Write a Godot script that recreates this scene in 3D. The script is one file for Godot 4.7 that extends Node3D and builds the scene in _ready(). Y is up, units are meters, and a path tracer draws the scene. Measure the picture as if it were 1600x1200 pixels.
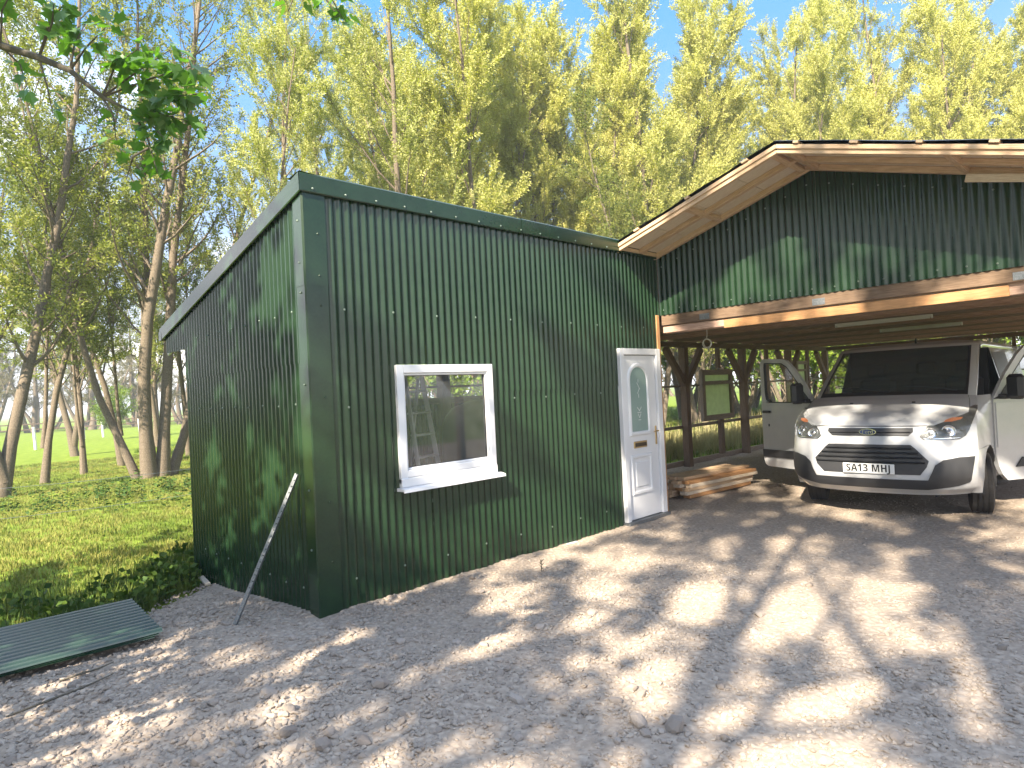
extends Node3D
# A green corrugated shed and timber carport on a gravel yard, white van inside, spring trees behind. Metres, y up.
# Shed front wall: plane z = 0 from x = 0 (near corner) to x = 4.75. Shed side wall: plane x = 0 towards -z. Carport gable: plane x = 4.8.

const PITCH := 0.076
var M := {}
var taken := {}
var cache := {}
var rng := RandomNumberGenerator.new()

# ---------------------------------------------------------------- mesh buffer
class MB:
	var v := PackedVector3Array()
	var n := PackedVector3Array()
	var c := PackedColorArray()
	var ix := PackedInt32Array()
	var tint := Color(1, 1, 1)
	func tri(a: Vector3, b: Vector3, d: Vector3, out := Vector3.ZERO) -> void:
		var nn := (d - a).cross(b - a)
		var k := v.size()
		if out != Vector3.ZERO and nn.dot(out) < 0.0:
			nn = -nn
			var t := b
			b = d
			d = t
		nn = nn.normalized()
		v.append(a); v.append(b); v.append(d)
		n.append(nn); n.append(nn); n.append(nn)
		c.append(tint); c.append(tint); c.append(tint)
		ix.append(k); ix.append(k + 1); ix.append(k + 2)
	func quad(a: Vector3, b: Vector3, d: Vector3, e: Vector3, out := Vector3.ZERO) -> void:
		tri(a, b, d, out)
		tri(a, d, e, out)
	func grid(p: Array, flip := false) -> void:      # p: rows of equally long PackedVector3Array; smooth
		var rows := p.size()
		var cols: int = p[0].size()
		var k := v.size()
		for i in rows:
			for j in cols:
				var i0: int = max(i - 1, 0)
				var i1: int = min(i + 1, rows - 1)
				var j0: int = max(j - 1, 0)
				var j1: int = min(j + 1, cols - 1)
				var nn: Vector3 = (p[i1][j] - p[i0][j]).cross(p[i][j1] - p[i][j0])
				nn = nn.normalized() if nn.length_squared() > 1e-16 else Vector3.UP
				v.append(p[i][j])
				n.append(-nn if flip else nn)
				c.append(tint)
		for i in rows - 1:
			for j in cols - 1:
				var a := k + i * cols + j
				if flip:
					ix.append_array([a, a + cols, a + 1, a + 1, a + cols, a + cols + 1])
				else:
					ix.append_array([a, a + 1, a + cols, a + 1, a + cols + 1, a + cols])
	func box(at: Vector3, size: Vector3, b := Basis.IDENTITY) -> void:
		var h := size * 0.5
		for ax in 3:
			for s in [-1.0, 1.0]:
				var o := Vector3.ZERO
				o[ax] = s
				var u := Vector3.ZERO
				u[(ax + 1) % 3] = h[(ax + 1) % 3]
				var w := Vector3.ZERO
				w[(ax + 2) % 3] = h[(ax + 2) % 3]
				var m := o * h[ax]
				quad(at + b * (m - u - w), at + b * (m + u - w), at + b * (m + u + w), at + b * (m - u + w), b * o)
	func cbox(at: Vector3, size: Vector3, e := 0.004, b := Basis.IDENTITY) -> void:   # box with chamfered edges
		var h := size * 0.5
		var g := h - Vector3(e, e, e)
		for ax in 3:
			var a1 := (ax + 1) % 3
			var a2 := (ax + 2) % 3
			for s in [-1.0, 1.0]:
				var q := []
				for k in [[-1, -1], [1, -1], [1, 1], [-1, 1]]:
					var t := Vector3.ZERO
					t[ax] = s * h[ax]
					t[a1] = k[0] * g[a1]
					t[a2] = k[1] * g[a2]
					q.append(at + b * t)
				var o := Vector3.ZERO
				o[ax] = s
				quad(q[0], q[1], q[2], q[3], b * o)
			for s1 in [-1.0, 1.0]:                        # edges along ax
				for s2 in [-1.0, 1.0]:
					var q2 := []
					for k in [[-1, 0], [1, 0], [1, 1], [-1, 1]]:
						var t := Vector3.ZERO
						t[ax] = k[0] * g[ax]
						t[a1] = s1 * (h[a1] if k[1] == 0 else g[a1])
						t[a2] = s2 * (g[a2] if k[1] == 0 else h[a2])
						q2.append(at + b * t)
					var o2 := Vector3.ZERO
					o2[a1] = s1
					o2[a2] = s2
					quad(q2[0], q2[1], q2[2], q2[3], b * o2)
		for sx in [-1.0, 1.0]:
			for sy in [-1.0, 1.0]:
				for sz in [-1.0, 1.0]:
					var s3 := Vector3(sx, sy, sz)
					tri(at + b * (s3 * Vector3(h.x, g.y, g.z)), at + b * (s3 * Vector3(g.x, h.y, g.z)), at + b * (s3 * Vector3(g.x, g.y, h.z)), b * s3)
	func tube(pts: PackedVector3Array, rad: PackedFloat32Array, sides := 6, cap := true) -> void:
		var rows := []
		var up := Vector3.UP
		for i in pts.size():
			var d := (pts[min(i + 1, pts.size() - 1)] - pts[max(i - 1, 0)]).normalized()
			if i == 0:
				up = Vector3.RIGHT if absf(d.dot(Vector3.UP)) > 0.9 else Vector3.UP
			var s := d.cross(up).normalized()
			up = s.cross(d).normalized()
			var row := PackedVector3Array()
			for j in sides + 1:
				var a := TAU * j / sides
				row.append(pts[i] + (s * cos(a) + up * sin(a)) * rad[i])
			rows.append(row)
		grid(rows)
		if cap:
			for e in [0, pts.size() - 1]:
				var d2: Vector3 = (pts[0] - pts[1]) if e == 0 else (pts[e] - pts[e - 1])
				for j in sides:
					tri(pts[e], rows[e][j], rows[e][j + 1], d2)
	func prism(poly: PackedVector2Array, o: Vector3, u: Vector3, w: Vector3, dep: Vector3) -> void:   # polygon in the u,w plane pushed along dep
		var t := Geometry2D.triangulate_polygon(poly)
		for k in range(0, t.size(), 3):
			var a := o + u * poly[t[k]].x + w * poly[t[k]].y
			var b := o + u * poly[t[k + 1]].x + w * poly[t[k + 1]].y
			var d := o + u * poly[t[k + 2]].x + w * poly[t[k + 2]].y
			tri(a, b, d, -dep)
			tri(a + dep, b + dep, d + dep, dep)
		var mid := Vector2.ZERO
		for q in poly:
			mid += q / poly.size()
		var cw := Geometry2D.is_polygon_clockwise(poly)
		for k in poly.size():
			var q0 := poly[k]
			var q1 := poly[(k + 1) % poly.size()]
			var e := q1 - q0
			var out2 := Vector2(e.y, -e.x) * (-1.0 if cw else 1.0)
			quad(o + u * q0.x + w * q0.y, o + u * q1.x + w * q1.y, o + u * q1.x + w * q1.y + dep, o + u * q0.x + w * q0.y + dep, u * out2.x + w * out2.y)
	func lathe(prof: PackedVector2Array, at: Vector3, axis: Vector3, sides := 24) -> void:   # prof: (along axis, radius)
		var s := axis.cross(Vector3.RIGHT if absf(axis.x) < 0.8 else Vector3.UP).normalized()
		var t := s.cross(axis).normalized()
		var rows := []
		for q in prof:
			var row := PackedVector3Array()
			for j in sides + 1:
				var a := TAU * j / sides
				row.append(at + axis * q.x + (s * cos(a) + t * sin(a)) * q.y)
			rows.append(row)
		grid(rows)
	func mesh() -> ArrayMesh:
		var a := []
		a.resize(Mesh.ARRAY_MAX)
		a[Mesh.ARRAY_VERTEX] = v
		a[Mesh.ARRAY_NORMAL] = n
		a[Mesh.ARRAY_COLOR] = c
		a[Mesh.ARRAY_INDEX] = ix
		var m := ArrayMesh.new()
		m.add_surface_from_arrays(Mesh.PRIMITIVE_TRIANGLES, a)
		return m

# ---------------------------------------------------------------- scene helpers
func numbered(called: String) -> String:
	if not taken.has(called):
		taken[called] = 0
		return called
	taken[called] += 1
	return "%s_%03d" % [called, taken[called]]

func tag(o: Node, label: String, category: String, group := "", kind := "") -> Node:
	if label != "": o.set_meta("label", label)
	if category != "": o.set_meta("category", category)
	if group != "": o.set_meta("group", group)
	if kind != "": o.set_meta("kind", kind)
	return o

func thing(called: String, label: String, category: String, at := Vector3.ZERO, turn := 0.0, group := "") -> Node3D:
	var o := Node3D.new()
	o.name = numbered(called)
	add_child(o)
	o.position = at
	o.rotation.y = turn
	tag(o, label, category, group)
	return o

func put(called: String, mesh: Mesh, m: Material, parent: Node3D = null, at := Transform3D.IDENTITY) -> MeshInstance3D:
	var o := MeshInstance3D.new()
	o.mesh = mesh
	o.material_override = m
	o.transform = at
	if parent == null:
		o.name = numbered(called)
		add_child(o)
	else:
		o.name = called
		parent.add_child(o, true)
	return o

func boxmesh(size: Vector3, e := 0.004) -> ArrayMesh:
	var k := "b%.3f_%.3f_%.3f_%.3f" % [size.x, size.y, size.z, e]
	if not cache.has(k):
		var b := MB.new()
		b.cbox(Vector3.ZERO, size, e)
		cache[k] = b.mesh()
	return cache[k]

func beam(called: String, a: Vector3, b: Vector3, wid: float, hei: float, m: Material, parent: Node3D, e := 0.004, up := Vector3.UP) -> MeshInstance3D:   # a board from a to b, its length on its own x axis so that the grain follows it
	var x := (b - a).normalized()
	var z := x.cross(up).normalized()
	var y := z.cross(x).normalized()
	return put(called, boxmesh(Vector3((b - a).length(), hei, wid), e), m, parent, Transform3D(Basis(x, y, z), (a + b) * 0.5))

func copies(called: String, mesh: Mesh, m: Material, list: Array, cols: PackedColorArray, parent: Node3D = null) -> MultiMeshInstance3D:
	var mm := MultiMesh.new()
	mm.transform_format = MultiMesh.TRANSFORM_3D
	mm.use_colors = cols.size() > 0
	mm.mesh = mesh
	mm.instance_count = list.size()
	for i in list.size():
		mm.set_instance_transform(i, list[i])
		if cols.size() > 0:
			mm.set_instance_color(i, cols[i])
	var o := MultiMeshInstance3D.new()
	o.multimesh = mm
	o.material_override = m
	if parent == null:
		o.name = numbered(called)
		add_child(o)
	else:
		o.name = called
		parent.add_child(o, true)
	return o

# ---------------------------------------------------------------- materials
func lin(r: float, g: float, b: float, a := 1.0) -> Color:
	return Color(r, g, b, a).linear_to_srgb()

func noise_image(size: int, freq: float, seed_: int, type := FastNoiseLite.TYPE_SIMPLEX_SMOOTH, octaves := 4) -> Image:
	var f := FastNoiseLite.new()
	f.noise_type = type
	f.seed = seed_
	f.frequency = freq
	f.fractal_octaves = octaves
	if type == FastNoiseLite.TYPE_CELLULAR:
		f.cellular_return_type = FastNoiseLite.RETURN_DISTANCE2_SUB
		f.fractal_type = FastNoiseLite.FRACTAL_NONE
	return f.get_seamless_image(size, size)

func ramp(im: Image, lo: Color, hi: Color, im2: Image = null, share := 0.4) -> ImageTexture:   # grey noise to two colours (linear in), the second noise mixed over the first
	var out := Image.create(im.get_width(), im.get_height(), true, Image.FORMAT_RGB8)
	for y in im.get_height():
		for x in im.get_width():
			var t := im.get_pixel(x, y).r
			if im2 != null:
				t = lerpf(t, im2.get_pixel(x, y).r, share)
			out.set_pixel(x, y, lo.lerp(hi, clampf((t - 0.25) * 2.0, 0, 1)).linear_to_srgb())
	return ImageTexture.create_from_image(out)

func bumps(im: Image, strength := 4.0) -> ImageTexture:
	var k: Image = im.duplicate()
	k.convert(Image.FORMAT_RGB8)
	k.bump_map_to_normal_map(strength)
	return ImageTexture.create_from_image(k)

func mat(col: Color, rough := 0.6, metal := 0.0) -> StandardMaterial3D:
	var m := StandardMaterial3D.new()
	m.albedo_color = col
	m.roughness = rough
	m.metallic = metal
	return m

func textured(tex: Texture2D, scale: Vector3, rough := 0.8, nrm: Texture2D = null, world := false) -> StandardMaterial3D:
	var m := mat(Color.WHITE, rough)
	m.albedo_texture = tex
	m.uv1_triplanar = true
	m.uv1_world_triplanar = world
	m.uv1_scale = scale
	if nrm != null:
		m.normal_enabled = true
		m.normal_texture = nrm
	return m

func leafmat(back: Color, rough := 0.55) -> StandardMaterial3D:
	var m := mat(Color.WHITE, rough)
	m.vertex_color_use_as_albedo = true
	m.backlight_enabled = true
	m.backlight = back
	m.cull_mode = BaseMaterial3D.CULL_DISABLED
	m.metallic_specular = 0.25
	return m

func make_materials() -> void:
	var soft := noise_image(256, 0.02, 3)
	var mid := noise_image(256, 0.05, 8)
	var fine := noise_image(256, 0.16, 5)
	# painted steel
	var g := textured(ramp(soft, Color(0.0095, 0.027, 0.012), Color(0.0135, 0.036, 0.0155), fine, 0.35), Vector3(0.8, 0.8, 0.8), 0.25)
	g.metallic_specular = 0.5
	M.green = g
	var g2: StandardMaterial3D = g.duplicate()
	g2.roughness = 0.24
	M.green_trim = g2
	var g3: StandardMaterial3D = g.duplicate()
	g3.albedo_texture = ramp(soft, Color(0.015, 0.036, 0.022), Color(0.022, 0.048, 0.029), fine, 0.35)
	g3.roughness = 0.20
	g3.metallic_specular = 0.6
	M.green_loose = g3
	M.green_in = mat(lin(0.22, 0.22, 0.21), 0.6)
	M.screw = mat(lin(0.14, 0.18, 0.15), 0.35, 0.3)
	M.pvc = mat(lin(0.70, 0.705, 0.72), 0.28)
	M.gasket = mat(lin(0.02, 0.02, 0.022), 0.6)
	var gl := mat(Color(0.93, 0.97, 0.95, 0.06), 0.02)
	gl.transparency = BaseMaterial3D.TRANSPARENCY_ALPHA
	M.glass = gl
	var tg := mat(Color(0.25, 0.30, 0.28, 0.55), 0.02)
	tg.transparency = BaseMaterial3D.TRANSPARENCY_ALPHA
	M.tinted = tg
	M.frosted = textured(ramp(fine, Color(0.20, 0.29, 0.26), Color(0.29, 0.38, 0.35)), Vector3(9, 9, 9), 0.22)
	M.lead = mat(lin(0.62, 0.65, 0.63), 0.35)
	M.brass = mat(lin(0.55, 0.40, 0.20), 0.28, 0.9)
	M.galv = textured(ramp(mid, Color(0.17, 0.185, 0.195), Color(0.30, 0.315, 0.325), fine, 0.5), Vector3(3, 3, 3), 0.45)
	M.galv.metallic = 0.7
	# timber: noise drawn out along the board
	M.wood = textured(ramp(mid, Color(0.42, 0.275, 0.16), Color(0.62, 0.45, 0.29), fine, 0.35), Vector3(0.35, 7, 7), 0.75)
	M.wood_orange = textured(ramp(mid, Color(0.33, 0.165, 0.065), Color(0.47, 0.26, 0.115), fine, 0.35), Vector3(0.35, 7, 7), 0.7)
	M.wood_dark = textured(ramp(mid, Color(0.115, 0.072, 0.044), Color(0.20, 0.135, 0.085), fine, 0.35), Vector3(0.35, 6, 6), 0.85)
	M.wood_brown = textured(ramp(mid, Color(0.33, 0.205, 0.15), Color(0.50, 0.345, 0.26), fine, 0.35), Vector3(0.35, 6, 6), 0.85)
	M.wood_weathered = textured(ramp(mid, Color(0.20, 0.155, 0.115), Color(0.31, 0.25, 0.19), fine, 0.35), Vector3(0.35, 6, 6), 0.85)
	var chips := noise_image(256, 0.09, 21, FastNoiseLite.TYPE_CELLULAR, 1)
	M.osb = textured(ramp(chips, Color(0.40, 0.30, 0.22), Color(0.58, 0.46, 0.36), fine, 0.5), Vector3(1.3, 1.3, 1.3), 0.8)
	M.ply = textured(ramp(mid, Color(0.54, 0.44, 0.33), Color(0.68, 0.59, 0.47), fine, 0.35), Vector3(0.6, 5, 5), 0.75)
	M.board = textured(ramp(soft, Color(0.56, 0.60, 0.44), Color(0.62, 0.66, 0.49)), Vector3(1, 1, 1), 0.6)
	M.board.backlight_enabled = true
	M.board.backlight = Color(0.9, 1.0, 0.75)
	M.felt = mat(lin(0.016, 0.018, 0.022), 0.55)
	M.plastic = mat(lin(0.018, 0.019, 0.021), 0.45)
	M.tube = mat(lin(0.72, 0.72, 0.70), 0.4)
	# gravel
	var cell := noise_image(1024, 0.030, 11, FastNoiseLite.TYPE_CELLULAR, 1)
	var fn := noise_image(1024, 0.035, 12, FastNoiseLite.TYPE_SIMPLEX_SMOOTH, 5)
	var gm := textured(ramp(fn, Color(0.30, 0.240, 0.185), Color(0.49, 0.408, 0.325), cell, 0.45), Vector3(0.55, 0.55, 0.55), 0.95, bumps(cell, 5.0), true)
	gm.normal_scale = 0.7
	M.gravel = gm
	var st := mat(Color.WHITE, 0.92)
	st.vertex_color_use_as_albedo = true
	M.stone = st
	# field
	var fm := textured(ramp(noise_image(512, 0.02, 31, FastNoiseLite.TYPE_SIMPLEX_SMOOTH, 5), Color(0.11, 0.17, 0.022), Color(0.21, 0.27, 0.045), noise_image(512, 0.2, 32), 0.5), Vector3(0.22, 0.22, 0.22), 0.95, null, true)
	fm.metallic_specular = 0.1
	M.field = fm
	M.grass = leafmat(Color(0.35, 0.45, 0.1), 0.6)
	M.leaf = leafmat(Color(0.85, 0.9, 0.32), 0.5)
	M.bark = textured(ramp(mid, Color(0.075, 0.058, 0.040), Color(0.25, 0.20, 0.145), fine, 0.55), Vector3(2.6, 1.1, 2.6), 0.95, bumps(fine, 5.0))
	M.bark_dark = textured(ramp(mid, Color(0.065, 0.058, 0.042), Color(0.15, 0.13, 0.095), fine, 0.45), Vector3(2.2, 0.7, 2.2), 0.95)
	# van
	var w := textured(ramp(soft, Color(0.46, 0.475, 0.49), Color(0.50, 0.51, 0.525), fine, 0.3), Vector3(0.7, 0.7, 0.7), 0.25)
	w.clearcoat_enabled = true
	w.clearcoat = 0.6
	w.clearcoat_roughness = 0.06
	M.paint = w
	M.trim = mat(lin(0.028, 0.029, 0.032), 0.55)
	M.chrome = mat(lin(0.62, 0.63, 0.65), 0.12, 1.0)
	M.reflector = mat(lin(0.70, 0.71, 0.73), 0.15, 1.0)
	M.amber = mat(lin(0.55, 0.17, 0.05), 0.25)
	M.navy = mat(lin(0.012, 0.025, 0.09), 0.3)
	M.plate = mat(lin(0.72, 0.72, 0.70), 0.45)
	M.ink = mat(lin(0.012, 0.012, 0.013), 0.5)
	M.rubber = textured(ramp(mid, Color(0.022, 0.021, 0.020), Color(0.055, 0.050, 0.045), fine, 0.5), Vector3(4, 4, 4), 0.85)
	M.steel = mat(lin(0.28, 0.285, 0.29), 0.4, 0.8)
	M.cloth = mat(lin(0.030, 0.031, 0.034), 0.9)
	M.lens = gl

# ---------------------------------------------------------------- ground shape
func smooth(a: float, b: float, x: float) -> float:
	return smoothstep(a, b, x)

var gnoise := FastNoiseLite.new()
func yard_edge(x: float) -> float:      # gravel lies where z > this
	var e: float
	if x < -1.0:
		e = lerpf(-0.75, -1.55, clampf((x + 3.0) / 2.0, 0, 1))
	elif x < 0.0:
		e = lerpf(-1.55, -2.35, x + 1.0)
	else:
		e = -2.6
	return e + gnoise.get_noise_1d(x * 40.0) * 0.22

func ground_y(x: float, z: float) -> float:
	var low := smooth(0.2, -2.6, z) * smooth(1.0, -0.1, x) * -0.16
	var far := smooth(-2.0, -5.0, z) * -0.16
	var y := minf(low, far)
	if x > 2.0:
		y = far * smooth(3.0, 6.0, -z)
	return y

func yard_y(x: float, z: float) -> float:
	var y := ground_y(x, z)
	y += gnoise.get_noise_2d(x * 18.0, z * 18.0) * 0.03 + gnoise.get_noise_2d(x * 60.0, z * 60.0) * 0.012
	y += 0.05 * exp(-pow((x + 0.9) / 0.9, 2) - pow((z + 0.9) / 0.6, 2))
	return y

func yard_inside(x: float, z: float) -> float:     # metres inside the gravel's edge
	return minf(minf(z - yard_edge(x), 13.0 - z), minf(17.5 - x, x + 9.0))

# ---------------------------------------------------------------- corrugated steel
func corr(b: MB, o: Vector3, u: Vector3, nrm: Vector3, u0: float, u1: float, bot: Callable, top: Callable, off := 0.0) -> void:
	var steps := int(ceil((u1 - u0) / PITCH * 8.0))
	var lo := PackedVector3Array()
	var hi := PackedVector3Array()
	for i in steps + 1:
		var x := lerpf(u0, u1, float(i) / steps)
		var q := o + u * x + nrm * (off + 0.009 * cos(TAU * x / PITCH))
		lo.append(q + Vector3.UP * bot.call(x))
		hi.append(q + Vector3.UP * top.call(x))
	b.grid([lo, hi], Vector3.UP.cross(u).dot(nrm) < 0.0)

func fold(b: MB, prof: PackedVector3Array, dep: Vector3, out: Vector3) -> void:     # bent sheet: a profile pushed along dep
	for i in prof.size() - 1:
		b.quad(prof[i], prof[i + 1], prof[i + 1] + dep, prof[i] + dep, out)

func screw_mesh() -> ArrayMesh:
	if not cache.has("screw"):
		var b := MB.new()
		b.lathe(PackedVector2Array([Vector2(0, 0.009), Vector2(0.002, 0.009), Vector2(0.003, 0.006), Vector2(0.007, 0.0055), Vector2(0.008, 0.0)]), Vector3.ZERO, Vector3(0, 0, 1), 8)
		cache["screw"] = b.mesh()
	return cache["screw"]

func build_shed() -> void:
	var s := thing("shed", "dark green corrugated steel shed with white window and door on the gravel", "shed")
	var flat := func(y: float) -> Callable: return func(_x: float) -> float: return y
	# front wall sheets: [pieces of x0, x1, y0, y1], upper sheets lap over lower ones
	var front := [
		[[0.10, 1.088, -0.06, 0.87]], [[0.10, 0.77, 0.82, 1.97]], [[0.10, 1.088, 1.90, 3.262]],
		[[1.088, 2.076, -0.06, 0.87]], [[1.81, 2.076, 0.82, 1.68]], [[1.088, 1.81, 1.86, 3.262], [1.81, 2.076, 1.63, 3.262]],
		[[2.076, 3.064, -0.06, 1.68]], [[2.076, 3.064, 1.63, 3.262]],
		[[3.064, 3.86, -0.06, 1.68]], [[3.064, 3.86, 1.63, 3.262], [3.86, 4.052, 2.06, 3.262]],
		[[4.052, 4.78, 2.06, 3.262]]]
	for k in front.size():
		var b := MB.new()
		for q in front[k]:
			var lift := 0.006 if q[2] > 1.2 else (0.003 if q[2] > 0.5 else 0.0)
			corr(b, Vector3.ZERO, Vector3.RIGHT, Vector3.BACK, q[0], q[1], flat.call(q[2]), flat.call(q[3]), lift + 0.0015 * (k % 2))
		put("wall_sheet", b.mesh(), M.green, s)
	# side wall sheets, u runs back along -z
	var slope := 0.2348
	var roofline := func(d: float) -> float: return 3.255 - slope * d
	var side := [[0.09, 1.088, -0.25, 1.97], [0.09, 1.088, 1.92, -1.0], [1.088, 2.076, -0.3, 1.97], [1.088, 2.076, 1.92, -1.0], [2.076, 2.74, -0.35, 1.97], [2.076, 2.74, 1.92, -1.0], [2.74, 3.39, 2.24, -1.0]]
	for k in side.size():
		var q = side[k]
		var b := MB.new()
		var top: Callable = roofline if q[3] < 0.0 else flat.call(q[3])
		corr(b, Vector3.ZERO, Vector3.FORWARD, Vector3.LEFT, q[0], q[1], flat.call(q[2]), top, 0.005 if q[3] < 0.0 else 0.0)
		put("wall_sheet", b.mesh(), M.green, s)
	# back and inner end walls close the room
	var bk := MB.new()
	corr(bk, Vector3(0, 0, -2.74), Vector3.RIGHT, Vector3.FORWARD, 0.0, 4.74, flat.call(-0.35), flat.call(1.58))
	corr(bk, Vector3(0, 0, -2.74), Vector3.RIGHT, Vector3.FORWARD, 0.0, 2.3, flat.call(1.58), flat.call(2.585))
	put("back_wall", bk.mesh(), M.green, s)
	var ew := MB.new()
	ew.prism(PackedVector2Array([Vector2(0.05, -0.3), Vector2(0.05, 3.20), Vector2(2.72, 2.56), Vector2(2.72, -0.3)]), Vector3(4.70, 0, 0), Vector3.FORWARD, Vector3.UP, Vector3(0.03, 0, 0))
	put("end_wall", ew.mesh(), M.osb, s)
	var fl := MB.new()
	fl.box(Vector3(2.36, -0.06, -1.38), Vector3(4.66, 0.1, 2.66))
	put("floor_slab", fl.mesh(), mat(lin(0.30, 0.29, 0.27), 0.9), s)
	# inner studs seen through the window
	for x in [0.35, 1.05, 1.75, 2.35]:
		beam("stud", Vector3(x, -0.01, -2.66), Vector3(x, 2.54, -2.66), 0.05, 0.09, M.wood, s, 0.003, Vector3.RIGHT)
	beam("rail", Vector3(0.06, 1.545, -2.66), Vector3(4.66, 1.545, -2.66), 0.05, 0.09, M.wood_dark, s)
	beam("stud", Vector3(3.33, -0.01, -2.62), Vector3(3.33, 2.54, -2.62), 0.14, 0.14, M.wood_dark, s, 0.004, Vector3.RIGHT)
	beam("rail", Vector3(2.38, 1.74, -2.68), Vector3(4.66, 1.74, -2.68), 0.03, 0.03, M.wood_dark, s)
	# roof sheets
	for k in 5:
		var b := MB.new()
		var x0 := -0.02 + k * 0.955
		var rows := [PackedVector3Array(), PackedVector3Array()]
		var st := 100
		for i in st + 1:
			var x := lerpf(x0, x0 + 0.965, float(i) / st)
			var h := 0.009 * cos(TAU * x / PITCH) + 0.002 * (k % 2)
			rows[0].append(Vector3(x, 3.315 + h, 0.02))
			rows[1].append(Vector3(x, 3.31 - slope * 3.46 + h, -3.46))
		b.grid(rows, true)
		put("roof_sheet", b.mesh(), M.green, s)
	# trims: front, side and corner
	var ft := MB.new()
	fold(ft, PackedVector3Array([Vector3(-0.045, 3.207, 0.022), Vector3(-0.045, 3.203, 0.040), Vector3(-0.045, 3.212, 0.046), Vector3(-0.045, 3.340, 0.050)]), Vector3(2.45, 0, 0), Vector3.BACK)
	fold(ft, PackedVector3Array([Vector3(-0.045, 3.340, 0.050), Vector3(-0.045, 3.352, 0.038), Vector3(-0.045, 3.335, -0.14)]), Vector3(2.45, 0, 0), Vector3.UP)
	put("roof_trim", ft.mesh(), M.green_trim, s)
	var ft2: MeshInstance3D = put("roof_trim", ft.mesh(), M.green_trim, s, Transform3D(Basis.IDENTITY, Vector3(2.36, 0.003, 0.003)))
	ft2.scale = Vector3(0.985, 1, 1)
	var dn := Vector3(0, -slope * 3.5, -3.5)
	var sd := MB.new()
	fold(sd, PackedVector3Array([Vector3(-0.024, 3.205, 0.046), Vector3(-0.042, 3.201, 0.046), Vector3(-0.047, 3.210, 0.046), Vector3(-0.050, 3.343, 0.046)]), dn, Vector3.LEFT)
	fold(sd, PackedVector3Array([Vector3(-0.050, 3.343, 0.046), Vector3(-0.040, 3.356, 0.046), Vector3(0.13, 3.345, 0.046)]), dn, Vector3.UP)
	put("verge_trim", sd.mesh(), M.green_trim, s)
	for y in [[-0.30, 2.56, 0.0], [2.50, 3.235, 0.003]]:
		var cf := MB.new()
		var k: float = y[2]
		fold(cf, PackedVector3Array([Vector3(0.172, y[0], 0.014), Vector3(0.170, y[0], 0.019 + k), Vector3(-0.012, y[0], 0.023 + k)]), Vector3(0, y[1] - y[0], 0), Vector3.BACK)
		fold(cf, PackedVector3Array([Vector3(-0.012, y[0], 0.023 + k), Vector3(-0.022 - k, y[0], 0.014)]), Vector3(0, y[1] - y[0], 0), Vector3(-1, 0, 1))
		fold(cf, PackedVector3Array([Vector3(-0.022 - k, y[0], 0.014), Vector3(-0.022 - k, y[0], -0.118), Vector3(-0.014, y[0], -0.120)]), Vector3(0, y[1] - y[0], 0), Vector3.LEFT)
		put("corner_flashing", cf.mesh(), M.green_trim, s)
	beam("eaves_board", Vector3(0.02, 2.42, -2.78), Vector3(0.02, 2.26, -3.40), 0.02, 0.09, M.pvc, s)
	var gut := MB.new()
	gut.box(Vector3(2.3, 2.44, -3.44), Vector3(4.7, 0.10, 0.09))
	put("gutter", gut.mesh(), M.green_trim, s)
	# damp proof strip showing along the foot of the front wall
	var dp := MB.new()
	for i in 14:
		var x := 0.72 + i * 0.165
		var y := -0.015 + 0.010 * sin(i * 2.1)
		dp.box(Vector3(x, y, 0.026 + 0.004 * cos(i * 1.3)), Vector3(0.17, 0.012, 0.022), Basis(Vector3.BACK, 0.03 * sin(i * 3.7)))
	put("damp_proof_strip", dp.mesh(), M.pvc, s)
	# roofing screws on the crests
	var sm := screw_mesh()
	for y in [0.22, 1.56, 2.33]:
		for i in range(4, 62, 6):
			var x := i * PITCH
			if (x > 0.70 and x < 1.9 and y > 0.8 and y < 1.95) or (x > 3.80 and y < 2.1):
				continue
			put("screw", sm, M.screw, s, Transform3D(Basis.IDENTITY, Vector3(x, y + 0.006 * sin(x * 9.0), 0.0165)))
	for y in [0.18, 1.60, 2.32]:
		for i in range(3, 35, 4):
			var d := i * PITCH
			if y < 3.1 - slope * d:
				put("screw", sm, M.screw, s, Transform3D(Basis(Vector3.UP, -PI / 2), Vector3(-0.0145, y + 0.006 * sin(d * 9.0), -d)))
	for i in 17:
		put("screw", sm, M.screw, s, Transform3D(Basis.IDENTITY, Vector3(0.06 + i * 0.28, 3.235, 0.0515)))
	for y in [0.5, 0.95, 1.75, 2.45, 2.68, 3.0]:
		put("screw", sm, M.screw, s, Transform3D(Basis(Vector3.UP, -PI / 2), Vector3(-0.025, y, -0.05)))
		put("screw", sm, M.green_trim, s, Transform3D(Basis.IDENTITY, Vector3(0.10, y - 0.1, 0.024)))
	build_window(s)
	build_door(s)
	# timber post between door and carport
	beam("door_post", Vector3(4.728, -0.05, -0.015), Vector3(4.728, 2.50, -0.015), 0.062, 0.075, M.wood_orange, s, 0.004, Vector3.BACK)

func bar(b: MB, x0: float, x1: float, y0: float, y1: float, z0: float, z1: float, e := 0.005) -> void:
	b.cbox(Vector3((x0 + x1) / 2, (y0 + y1) / 2, (z0 + z1) / 2), Vector3(x1 - x0, y1 - y0, z1 - z0), e)

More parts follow.
